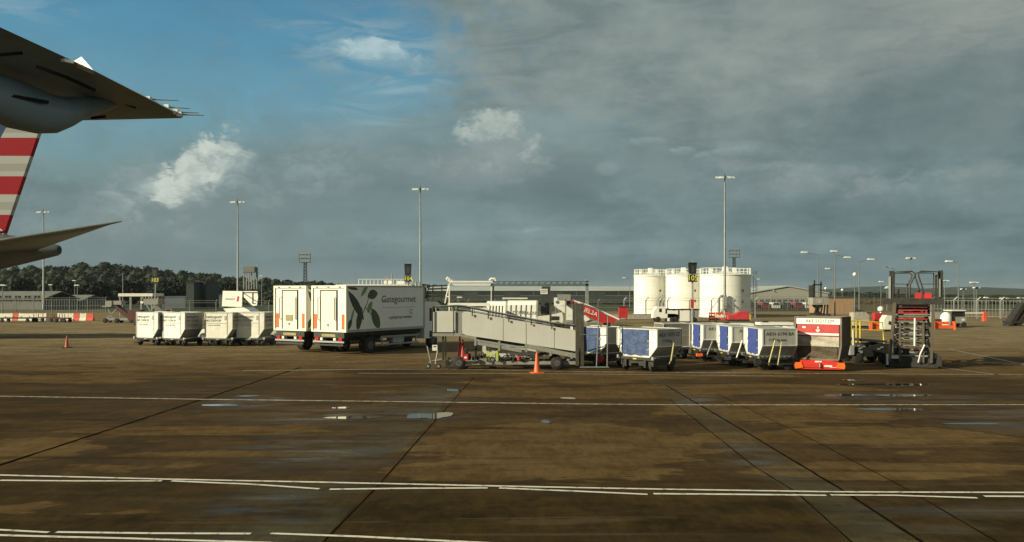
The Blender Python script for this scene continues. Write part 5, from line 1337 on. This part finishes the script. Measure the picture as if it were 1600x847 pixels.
blob('signal_post','short white post with round white head left of the lift','post',1376,88,f_)
pcs=None
for i in range(11):
    px=1178+i*8.6+(i%3)*.8; Y=171+(i%2)*6
    cols=[(.05,.055,.06),(.5,.5,.48),(.22,.03,.03),(.06,.09,.16),(.6,.6,.58),(.12,.13,.13)]
    o=thing('parked_car','small car among those parked behind the palisade fence by the warehouse','car',group='cars parked behind the palisade fence')
    MB().prism([(-.85,.3),(.85,.3),(.86,.85),(.68,1.35),(.5,1.45),(-.5,1.45),(-.68,1.35),(-.86,.85)],'y',0,4).build('body',mat('car_paint',cols[i%6],.35,dirt=.2),o)
    MB().prism([(-.66,.9),(.66,.9),(.52,1.34),(-.52,1.34)],'y',-.03,-.003).build('windscreen',GLS,o)
    for x in (-.72,.72): MB().cyl((x-.1,.5,.3),(x+.1,.5,.3),.3,n=12).build('wheel',BLK,o,True)
    at(o,px,Y,(-1)**i*4)
# street lamps on the right
def lamp(label, px, top, arms, Y, ball=False):
    s=F/Y; h=H-(top-HZ)/s; o=thing('street_lamp',label,'lamp',group='street lamps')
    MB().tube([(0,0,0),(0,0,1),(0,0,h)],[.12,.09,.05],8).build('pole',MST,o,True)
    for d,r_ in arms:
        a=(d/s)
        MB().tube([(0,0,h-.15),(a*.3,0,h+.02),(a,0,h+.10+r_)],.04,6).build('arm',MST,o)
        MB().prism([(a-.45,h+.06+r_),(a+.45,h+.06+r_),(a+.38,h+.22+r_),(a-.30,h+.26+r_)],'y',-.2,.2).build('lamp_head',LNS,o)
    if ball: MB().sphere((0,0,h+.2),.28,nu=10,nv=6).build('lamp_head',W,o,True)
    return at(o,px,Y)
for a in (('tall street lamp with long arm reaching left above the high loader',1278.5,397,[(-22,.1)],115),('tall double armed street lamp above the brown clad block',1304.5,399,[(-2,.4),(19,-.4)],112),
    ('street lamp with short left arm just behind the double armed one',1302,421,[(-9,0)],150),('tall street lamp with single arm reaching right, between clad block and lift',1342.5,408,[(18,.1)],115),
    ('slim post with white camera ball at the right corner of the clad block',1335.5,431,[],120,True),('street lamp with left arm behind the left post of the scissor lift',1397,419,[(-10,0)],130),
    ('street lamp seen between the guard rails of the scissor lift',1422.5,406,[(-2,.1),(3,.1)],125),('tall street lamp with arm reaching left right of the scissor lift',1497.5,410,[(-15,0)],110),
    ('street lamp with small double head close right of the scissor lift',1476,440,[(-3,0),(3,0)],150),('street lamp with double head, second right of the tall armed lamp',1522,443.5,[(-3,.1),(3,.1)],150),
    ('shorter street lamp just right of the double headed one',1525.5,451,[(-1,0),(1,0)],135),('short street lamp between the tall armed lamp and the double headed one',1505,453,[(-1,0),(1,0)],160),
    ('short street lamp beyond the tow tractor, before the far hills',1541.5,466,[(-1,0)],170),('short street lamp left of the dark mobile stair',1568,467.5,[(-2,0),(3,0)],140),
    ('short street lamp above the dark mobile stair at the right edge',1594,467,[(-1,0),(2,0)],150),('slim lamp post right of the clad block with low head',1376.5,442,[(0,.1)],170),
    ('twin headed low lamp left of the scissor lift post',1386,452,[(0,.1),(2,.3)],160),('slim lamp post at the right end of the widest tank',1183.5,437,[(0,0)],190),
    ('low lamp left of the double armed street lamp',1290,452,[],190,True),('low lamp between the clad block lamps',1316,454.5,[],190,True),
    ('slim lamp behind the white containers at the far left building',117,440,[(-1,.1)],200),('slim lamp left of the floodlight mast at far left',80,446,[(-1,0)],190),
    ('lamp post right of the first red and white barriers',121,447,[(-1,0)],150),('thin pole left of the 103 sign',192,427,[],140),
    ('lamp beside the tower left of the trucks',409,432,[(-1,0)],220),('thin lamp above the dark pipework and trees',555.5,425,[],260),('low lamp at the left picture edge',4,447,[(1,0)],140),
    ('lamp post above the hangar roof left of the tanks',984,435,[(-9,0)],200),('low lamp behind the 105 fence gantry',716,466,[(2,0)],130)):
    lamp(*a)
# ------------------------------------------------------------------ trees, hedges, hills
def wood(name, label, prof, Y, depth, spacing, rows, mtl, seed, leaf=.9, dens=60, kind='stuff'):
    rnd=random.Random(seed); m=MB()
    px=prof[0][0]
    step=spacing*F/Y
    while px<prof[-1][0]:
        for i in range(len(prof)-1):
            if prof[i][0]<=px<=prof[i+1][0]:
                t=(px-prof[i][0])/(prof[i+1][0]-prof[i][0]); top=prof[i][1]+(prof[i+1][1]-prof[i][1])*t
        hh=H-(top-HZ)*Y/F
        for r_ in range(rows):
            y=Y-depth*(r_)/max(1,rows-1)*1.0+rnd.uniform(-2,2) if rows>1 else Y+rnd.uniform(-1,1)
            k=(1-.8*r_/max(1,rows)) if rows>1 else 1
            h=hh*k*rnd.uniform(.90,1.02); x=X(px,Y)+rnd.uniform(-spacing,spacing)*.5
            rx_=spacing*rnd.uniform(.7,1.25)
            rz_=min(h*.5,rx_); c=(x,y,h-rz_)
            n0=len(m.v); m.sphere(c,rx_*.9,rx_*.9,rz_*.92,8,6)
            for q in range(n0,len(m.v)):
                v=m.v[q]; m.v[q]=(v[0]+rnd.uniform(-.3,.3)*rx_*.4,v[1]+rnd.uniform(-.3,.3)*rx_*.4,max(0,v[2]+rnd.uniform(-.4,.4)))
            for _ in range(dens):
                th=rnd.uniform(0,6.283); u=rnd.uniform(-.6,1); w=math.sqrt(max(0,1-u*u)); e=rnd.uniform(.84,1.05)
                p=Vector((c[0]+rx_*w*math.cos(th)*e,c[1]+rx_*w*math.sin(th)*e,c[2]+rz_*u*e))
                if p.z<.05: continue
                s=leaf*rnd.uniform(.5,1.2); a=Vector((rnd.uniform(-1,1),rnd.uniform(-1,1),rnd.uniform(-1,1))).normalized(); b=a.orthogonal().normalized(); cc=a.cross(b)
                m.add([p-b*s*.5-cc*s*.35,p+b*s*.5-cc*s*.3,p+b*s*.4+cc*s*.4,p-b*s*.3+cc*s*.35],[(0,1,2,3)])
        px+=step
    o=m.build(name,mtl); o['kind']=kind; return o
wood('wood','',[(-140,424),(0,418),(60,414),(100,411),(140,409.5),(190,410),(215,414),(260,421),(300,425),(340,427),(380,433),(430,434),(470,437),(500,438),(532,444)],330,46,2.9,7,FOL,5,.75,64)
wood('distant_wood','',[(526,444),(600,448),(680,442.5),(700,445),(760,449),(860,451),(1000,452),(1170,456),(1240,455),(1300,457),(1340,455),(1400,459),(1480,461),(1640,462)],420,16,4.5,2,FOL,8,1.3,36)
wood('hedge','',[(-120,476),(120,473),(300,468),(420,470),(560,473),(690,470),(960,474),(1180,473),(1300,472),(1360,468),(1450,470),(1560,468),(1660,470)],240,3,1.7,1,FOL2,9,.5,40)
# individual trees
def tree(label, px, Y, top, wpx, seed):
    rnd=random.Random(seed); s=F/Y; h=H-(top-HZ)/s; w=wpx/s/2; o=thing('broadleaf_tree',label,'tree')
    m=MB().tube([(0,0,0),(.05,0,h*.3),(0,.1,h*.6),(.1,0,h*.85)],[h*.03+.08,h*.025+.05,.09,.03],8)
    for k in range(7): t=rnd.uniform(0,6.28); z=h*rnd.uniform(.3,.65); m.tube([(0,0,z),(w*.5*math.cos(t),w*.5*math.sin(t),z+h*.15),(w*.85*math.cos(t),w*.85*math.sin(t),z+h*.22)],[.09,.06,.02],5)
    m.build('trunk',BARK,o)
    c=MB(); cl=[(rnd.uniform(-.6,.6)*w,rnd.uniform(-.6,.6)*w,h*rnd.uniform(.38,.86),w*rnd.uniform(.3,.5)) for _ in range(16)]
    for (x,y,z,r_) in cl:
        for _ in range(90):
            d=Vector((rnd.gauss(0,1),rnd.gauss(0,1),rnd.gauss(0,1))).normalized()*r_*rnd.uniform(.4,1.05); p=Vector((x,y,z))+d
            if p.z>h: continue
            q=rnd.uniform(.25,.55); a=Vector((rnd.uniform(-1,1),rnd.uniform(-1,1),rnd.uniform(-1,1))).normalized(); b=a.orthogonal().normalized(); cc=a.cross(b)
            c.add([p-b*q-cc*q*.6,p+b*q-cc*q*.5,p+b*q*.8+cc*q*.7,p-b*q*.7+cc*q*.6],[(0,1,2,3)])
    c.build('crown',FOL,o); return at(o,px,Y)
tree('dark broadleaf tree behind the low grey building, left of the far left mast',38,215,436,40,1)
tree('dark broadleaf tree right of the far left mast behind the security fence',150,205,441,48,2)
tree('dark round tree behind the small pitched building under the tail',100,225,440,44,3)
tree('dark tree left of the 103 sign behind the open shelter',205,210,440,46,4)
tree('dark tree right of the 103 sign above the shelter end',268,215,437,44,5)
tree('dark tree behind the passenger stair, left of the tower',352,230,442,46,6)
def ridge(name, prof, Y, depth, seed):
    rnd=random.Random(seed); m=MB(); n=160; vs=[]; a0,a1=prof[0][0],prof[-1][0]
    for j,(dy,k) in enumerate(((-depth,0),(-depth*.6,.35),(-depth*.25,.8),(0,1),(depth*.5,.6),(depth,0))):
        for i in range(n+1):
            px=a0+(a1-a0)*i/n
            for q in range(len(prof)-1):
                if prof[q][0]<=px<=prof[q+1][0]: t=(px-prof[q][0])/(prof[q+1][0]-prof[q][0]); t=t*t*(3-2*t); top=prof[q][1]+(prof[q+1][1]-prof[q][1])*t
            hh=(H-(top-HZ)*Y/F)*k+(rnd.uniform(-1,1)*1.2 if k>.3 else 0)
            vs.append((X(px,Y),Y+dy,max(-.2,hh)))
    fs=[(j*(n+1)+i,j*(n+1)+i+1,(j+1)*(n+1)+i+1,(j+1)*(n+1)+i) for j in range(5) for i in range(n)]
    struct(m.add(vs,fs).build(name,HIL,None,True))
ridge('hills',[(1120,457),(1250,455),(1310,452.5),(1345,448),(1380,447.5),(1420,453),(1470,450.5),(1500,448.5),(1540,449),(1565,453.5),(1610,456),(1680,455),(1800,457)],2300,500,3)
ridge('hills',[(-200,452),(400,450),(640,449),(760,453),(1150,455),(1400,458)],2700,500,4)

# ------------------------------------------------------------------ sky, sun, camera
EL, AZ = R(22), R(245)
world=bpy.data.worlds.new('World'); sc.world=world; world.use_nodes=True
nt=world.node_tree; N=nt.nodes; L=nt.links; bg=N['Background']; bg.inputs['Strength'].default_value=.1
sky=N.new('ShaderNodeTexSky'); sky.sky_type='NISHITA'; sky.sun_disc=False; sky.sun_elevation=EL; sky.sun_rotation=AZ
sky.air_density=1.2; sky.dust_density=.6; sky.ozone_density=1.4
tc=N.new('ShaderNodeTexCoord'); sep=N.new('ShaderNodeSeparateXYZ'); L.new(tc.outputs['Generated'],sep.inputs[0])
def mt(op,a,b=None,c=None,clamp=False):
    n=N.new('ShaderNodeMath'); n.operation=op; n.use_clamp=clamp
    for i,q in enumerate((a,b,c)):
        if q is None: continue
        if isinstance(q,(int,float)): n.inputs[i].default_value=q
        else: L.new(q,n.inputs[i])
    return n.outputs[0]
dx,dy,dz=sep.outputs
az=mt('ARCTAN2',dx,dy); hor=mt('SQRT',mt('ADD',mt('MULTIPLY',dx,dx),mt('MULTIPLY',dy,dy))); el=mt('ARCTAN2',dz,hor)
# cloud layer coordinates: a flat deck seen in perspective
den=mt('ADD',mt('MAXIMUM',dz,0.0),.09)
cx_=mt('DIVIDE',dx,den); cy_=mt('DIVIDE',dy,den)
cmb=N.new('ShaderNodeCombineXYZ'); L.new(cx_,cmb.inputs[0]); L.new(cy_,cmb.inputs[1])
ang=N.new('ShaderNodeCombineXYZ'); L.new(az,ang.inputs[0]); L.new(mt('MULTIPLY',el,1.7),ang.inputs[1])
def ns(vec,scale,detail=6,rough=.55,dist=0,off=0):
    mp=N.new('ShaderNodeMapping'); mp.inputs['Location'].default_value=(off,off*.7,off*.3); L.new(vec.outputs[0],mp.inputs['Vector'])
    n=N.new('ShaderNodeTexNoise'); n.noise_dimensions='2D'; n.inputs['Scale'].default_value=scale; n.inputs['Detail'].default_value=detail; n.inputs['Roughness'].default_value=rough; n.inputs['Distortion'].default_value=dist
    L.new(mp.outputs[0],n.inputs['Vector']); return n.outputs['Fac']
def sm(v,a,b,o0=0.,o1=1.):
    n=N.new('ShaderNodeMapRange'); n.interpolation_type='SMOOTHSTEP'; L.new(v,n.inputs[0])
    for i,q in enumerate((a,b,o0,o1)): n.inputs[i+1].default_value=q
    return n.outputs[0]
def mixc(f,a,b):
    n=N.new('ShaderNodeMix'); n.data_type='RGBA'
    if isinstance(f,(int,float)): n.inputs[0].default_value=f
    else: L.new(f,n.inputs[0])
    for i,q in ((6,a),(7,b)):
        if isinstance(q,tuple): n.inputs[i].default_value=(*q,1)
        else: L.new(q,n.inputs[i])
    return n.outputs[2]
def pe(px,py): a=math.atan((px-800)/F); return a, math.atan((HZ-py)/F*math.cos(a))
nA=ns(ang,5.5,7,.58,.3); nB=ns(ang,16,6,.6,.4,3); nC=ns(cmb,.42,7,.56,.1,5); nD=ns(cmb,1.3,6,.6,.1,8)
nE=ns(ang,46,5,.65,.3,11)
warp=mt('ADD',mt('ADD',mt('MULTIPLY',mt('SUBTRACT',nA,.5),1.0),mt('MULTIPLY',mt('SUBTRACT',nB,.5),1.25)),mt('MULTIPLY',mt('SUBTRACT',nE,.5),.7))
def blobm(px,py,rx_,ry_,soft=.5,wk=1.0,rot=0):
    a0,e0=pe(px,py); u=mt('SUBTRACT',az,a0); v=mt('SUBTRACT',el,e0)
    if rot:
        c_,s_=math.cos(R(rot)),math.sin(R(rot)); u2=mt('ADD',mt('MULTIPLY',u,c_),mt('MULTIPLY',v,s_)); v=mt('SUBTRACT',mt('MULTIPLY',v,c_),mt('MULTIPLY',u,s_)); u=u2
    u=mt('DIVIDE',u,rx_/F); v=mt('DIVIDE',v,ry_/F)
    d=mt('SQRT',mt('ADD',mt('MULTIPLY',u,u),mt('MULTIPLY',v,v))); d=mt('ADD',d,mt('MULTIPLY',warp,wk))
    return mt('SUBTRACT',1.0,sm(d,1-soft,1+soft))
K=10.0
ang2=N.new('ShaderNodeCombineXYZ'); L.new(az,ang2.inputs[0]); L.new(mt('MULTIPLY',el,4.2),ang2.inputs[1])
wisp=sm(ns(ang2,13,7,.62,.6,21),.38,.66)
# base deck of grey cloud, brighter and warmer overhead on the right, slate towards the horizon
nG=ns(ang,9,8,.6,.15,31)
tone=mt('ADD',mt('ADD',mt('MULTIPLY',nC,.42),mt('MULTIPLY',nD,.18)),mt('MULTIPLY',nG,.42))
lowc=mixc(sm(tone,.36,.64),(.112*K,.158*K,.168*K),(.215*K,.262*K,.258*K))
hic=mixc(sm(tone,.38,.62),(.165*K,.200*K,.196*K),(.285*K,.305*K,.280*K))
deck=mixc(sm(el,.10,.26),lowc,hic)
pink=mt('MULTIPLY',sm(el,.20,.36),sm(az,.15,.50)); deck=mixc(mt('MULTIPLY',pink,.6),deck,(.29*K,.285*K,.262*K))
hz_g=mt('SUBTRACT',1.0,sm(el,0.0,.06)); deck=mixc(mt('MULTIPLY',hz_g,.55),deck,(.135*K,.180*K,.182*K))
# blue opening up to the left
blue=mt('MAXIMUM',blobm(120,30,520,190,.30,.55),blobm(460,70,260,130,.35,.6))
blue=mt('MAXIMUM',blue,mt('MULTIPLY',blobm(660,350,150,40,.7,1.2),.16))
blue=mt('MAXIMUM',blue,mt('MULTIPLY',blobm(380,190,420,36,.7,.8),.35))
skyb=N.new('ShaderNodeVectorMath'); skyb.operation='MULTIPLY'; L.new(sky.outputs[0],skyb.inputs[0]); skyb.inputs[1].default_value=(.52,.87,.93)
SKYB=skyb
col=mixc(blue,deck,skyb.outputs[0])
thin=mt('MULTIPLY',mt('MULTIPLY',blue,sm(el,.30,.17)),.30); col=mixc(thin,col,(.20*K,.29*K,.34*K))
# darker smudges, then sunlit heads of cumulus
for (px,py,rx_,ry_,k) in ((870,290,70,40,.5),(1450,200,260,80,.45),(980,250,300,60,.25),(470,280,220,60,.25),(700,410,900,24,.20),(1300,330,300,40,.3),(330,310,160,34,.30)):
    col=mixc(mt('MULTIPLY',blobm(px,py,rx_,ry_,.7,.9),k),col,(.105*K,.138*K,.148*K))
for (px,py,rx_,ry_,so,wk,k,c_,rot) in ((200,330,300,130,.9,.8,.55,(.185,.225,.225),0),(560,320,240,120,.9,.9,.45,(.20,.24,.24),0),(880,90,330,110,.9,.8,.35,(.27,.295,.28),0),(240,296,45,12,.6,1.,.4,(.38,.42,.42),10),
     (760,258,60,34,.7,1.,.35,(.33,.35,.33),0),(585,72,110,30,.8,1.1,.35,(.33,.44,.48),0),(625,134,60,10,.7,.9,.5,(.30,.42,.47),6),(560,165,90,8,.7,.9,.25,(.30,.42,.47),5),
     (600,186,60,12,.7,1.,.35,(.28,.38,.42),0),(1225,262,110,13,.6,1.2,.35,(.28,.31,.30),-6),(1400,282,150,20,.6,1.3,.40,(.26,.285,.27),3),(950,262,14,8,.6,1.,.4,(.3,.34,.34),0),
     (40,12,60,16,.7,1.,.35,(.35,.42,.44),0),(200,300,40,8,.7,1,.35,(.33,.37,.37),0),(860,362,110,8,.7,1.1,.40,(.24,.29,.29),0),(640,350,70,30,.8,1.1,.25,(.22,.28,.28),0),(300,330,90,40,.9,1.,.25,(.25,.28,.27),20),(720,90,60,26,.9,1.,.25,(.30,.31,.29),0),(1560,20,180,50,.9,1.,.35,(.33,.32,.29),0)):
    m_=blobm(px,py,rx_,ry_,so,wk,rot)
    if rx_/ry_>2.6: m_=mt('MULTIPLY',m_,wisp)
    col=mixc(mt('MULTIPLY',m_,k*(1.25 if rx_/ry_>2.6 else 1)),col,tuple(q*K for q in c_))
def vor(scale,off):
    mp=N.new('ShaderNodeMapping'); mp.inputs['Location'].default_value=(off,off*.6,0)
    ad=N.new('ShaderNodeVectorMath'); ad.operation='ADD'; wv=N.new('ShaderNodeCombineXYZ'); L.new(mt('MULTIPLY',mt('SUBTRACT',nB,.5),.05),wv.inputs[0]); L.new(mt('MULTIPLY',mt('SUBTRACT',nE,.5),.05),wv.inputs[1])
    L.new(ang.outputs[0],ad.inputs[0]); L.new(wv.outputs[0],ad.inputs[1]); L.new(ad.outputs[0],mp.inputs['Vector'])
    n=N.new('ShaderNodeTexVoronoi'); n.voronoi_dimensions='2D'; n.feature='F1'; n.inputs['Scale'].default_value=scale; L.new(mp.outputs[0],n.inputs['Vector']); return n.outputs['Distance']
puff=mt('ADD',mt('ADD',mt('MULTIPLY',vor(15,0),.55),mt('MULTIPLY',vor(38,3),.34)),mt('MULTIPLY',vor(95,5),.22))
pn=mt('SUBTRACT',puff,.44)
def cumulus(px,py,rx_,ry_,rot,k,lit,sh,soft=.22):
    global col
    a0,e0=pe(px,py); u=mt('SUBTRACT',az,a0); v=mt('SUBTRACT',el,e0); c_,s_=math.cos(R(rot)),math.sin(R(rot))
    u2=mt('ADD',mt('MULTIPLY',u,c_),mt('MULTIPLY',v,s_)); v2=mt('SUBTRACT',mt('MULTIPLY',v,c_),mt('MULTIPLY',u,s_))
    u2=mt('DIVIDE',u2,rx_/F); v2=mt('DIVIDE',v2,ry_/F)
    d=mt('SQRT',mt('ADD',mt('MULTIPLY',u2,u2),mt('MULTIPLY',v2,v2)))
    d=mt('ADD',mt('ADD',d,mt('MULTIPLY',pn,1.15)),mt('MULTIPLY',warp,.8))
    low=mt('SUBTRACT',1.0,sm(v2,-1.1,-.1)); sf=mt('ADD',soft,mt('MULTIPLY',low,.5))
    n=N.new('ShaderNodeMapRange'); n.interpolation_type='SMOOTHSTEP'; L.new(d,n.inputs[0]); L.new(mt('SUBTRACT',1.0,sf),n.inputs[1]); L.new(mt('ADD',1.0,sf),n.inputs[2])
    m=mt('SUBTRACT',1.0,n.outputs[0])
    t=sm(mt('SUBTRACT',mt('ADD',mt('MULTIPLY',v2,.35),mt('MULTIPLY',u2,-.15)),mt('MULTIPLY',pn,1.6)),-.45,.5)
    col=mixc(mt('MULTIPLY',m,k),col,mixc(t,tuple(q*K for q in sh),tuple(q*K for q in lit)))
cumulus(285,300,150,60,18,.34,(.34,.375,.36),(.20,.24,.24),.6)
cumulus(420,270,110,46,0,.30,(.32,.36,.355),(.19,.23,.23),.6)
cumulus(1330,300,190,22,-3,.30,(.32,.34,.325),(.21,.245,.24),.6)
cumulus(1100,390,260,16,0,.25,(.27,.32,.32),(.19,.235,.235),.6)
cumulus(262,292,52,18,28,.55,(.42,.45,.42),(.25,.285,.28),.4)
cumulus(322,262,66,36,34,.85,(.62,.61,.54),(.31,.345,.335))
cumulus(374,242,28,10,-5,.6,(.52,.53,.48),(.30,.34,.33),.35)
cumulus(776,222,64,40,0,.72,(.50,.50,.44),(.27,.30,.29),.3)
cumulus(745,262,44,20,0,.35,(.36,.37,.34),(.22,.25,.25),.5)
cumulus(585,80,56,17,-4,.70,(.52,.58,.58),(.28,.38,.42),.35)
cumulus(1068,236,22,6,0,.45,(.40,.43,.41),(.24,.28,.28),.4); cumulus(1135,238,48,6,4,.40,(.38,.41,.40),(.22,.26,.26),.5)
cumulus(1010,220,30,5,0,.30,(.36,.40,.39),(.22,.26,.26),.5); cumulus(1180,232,60,9,-6,.28,(.33,.36,.35),(.22,.26,.26),.5)
cumulus(1330,278,120,18,-8,.34,(.33,.35,.33),(.20,.235,.235),.4); cumulus(1520,285,90,26,-5,.34,(.32,.34,.32),(.20,.235,.235),.4); cumulus(1225,270,60,14,4,.30,(.31,.34,.33),(.20,.235,.235),.4)
cumulus(860,362,70,6,0,.40,(.36,.42,.41),(.20,.25,.25),.5); cumulus(650,372,80,16,0,.30,(.30,.37,.36),(.20,.25,.25),.5); cumulus(520,360,60,14,0,.22,(.28,.33,.33),(.2,.25,.25),.5)
cumulus(520,240,90,34,0,.22,(.30,.34,.34),(.19,.23,.23),.5); cumulus(480,300,100,40,10,.22,(.28,.32,.31),(.18,.22,.22),.5); cumulus(640,260,50,24,0,.22,(.30,.34,.33),(.19,.23,.23),.5)
grain=mt('ADD',.90,mt('MULTIPLY',nB,.20))
fin_=N.new('ShaderNodeVectorMath'); fin_.operation='SCALE'; L.new(col,fin_.inputs[0]); L.new(grain,fin_.inputs['Scale'])
fm2=N.new('ShaderNodeVectorMath'); fm2.operation='MULTIPLY'; L.new(fin_.outputs[0],fm2.inputs[0]); fm2.inputs[1].default_value=(.74,.825,.835)
L.new(fm2.outputs[0],bg.inputs['Color'])
sun=bpy.data.lights.new('sun','SUN'); sun.energy=5.0; sun.angle=R(.5); sun.color=(1.0,.92,.65)
so=bpy.data.objects.new('sun',sun); COL.objects.link(so)
sd=Vector((math.sin(AZ)*math.cos(EL),math.cos(AZ)*math.cos(EL),math.sin(EL)))
so.rotation_euler=(-sd).to_track_quat('-Z','Y').to_euler(); so.location=(-60,-20,60)
if True:
    hm=bpy.data.materials.new('haze_air'); hm.use_nodes=True; ht=hm.node_tree; ht.nodes.remove(ht.nodes['Principled BSDF'])
    pv=ht.nodes.new('ShaderNodeVolumePrincipled'); pv.inputs['Color'].default_value=(.85,.92,.95,1); pv.inputs['Density'].default_value=.00008; pv.inputs['Anisotropy'].default_value=.2
    ht.links.new(pv.outputs[0],ht.nodes['Material Output'].inputs['Volume'])
    hb=MB().bx(-4200,4200,-100,4300,-1.5,34).build('haze',hm); hb['kind']='stuff'
cam=bpy.data.cameras.new('camera'); co=bpy.data.objects.new('camera',cam); COL.objects.link(co); sc.camera=co
co.location=(0,0,H); co.rotation_euler=(R(90),0,0); cam.sensor_width=36; cam.lens=36*F/1600; cam.shift_y=(HZ-423.5)/1600; cam.clip_end=9000; cam.clip_start=.1
sc.render.engine='CYCLES'
sc.view_settings.view_transform='Standard'; sc.view_settings.look='None'; sc.view_settings.exposure=.42; sc.view_settings.gamma=1
sc.render.resolution_x=1024; sc.render.resolution_y=542
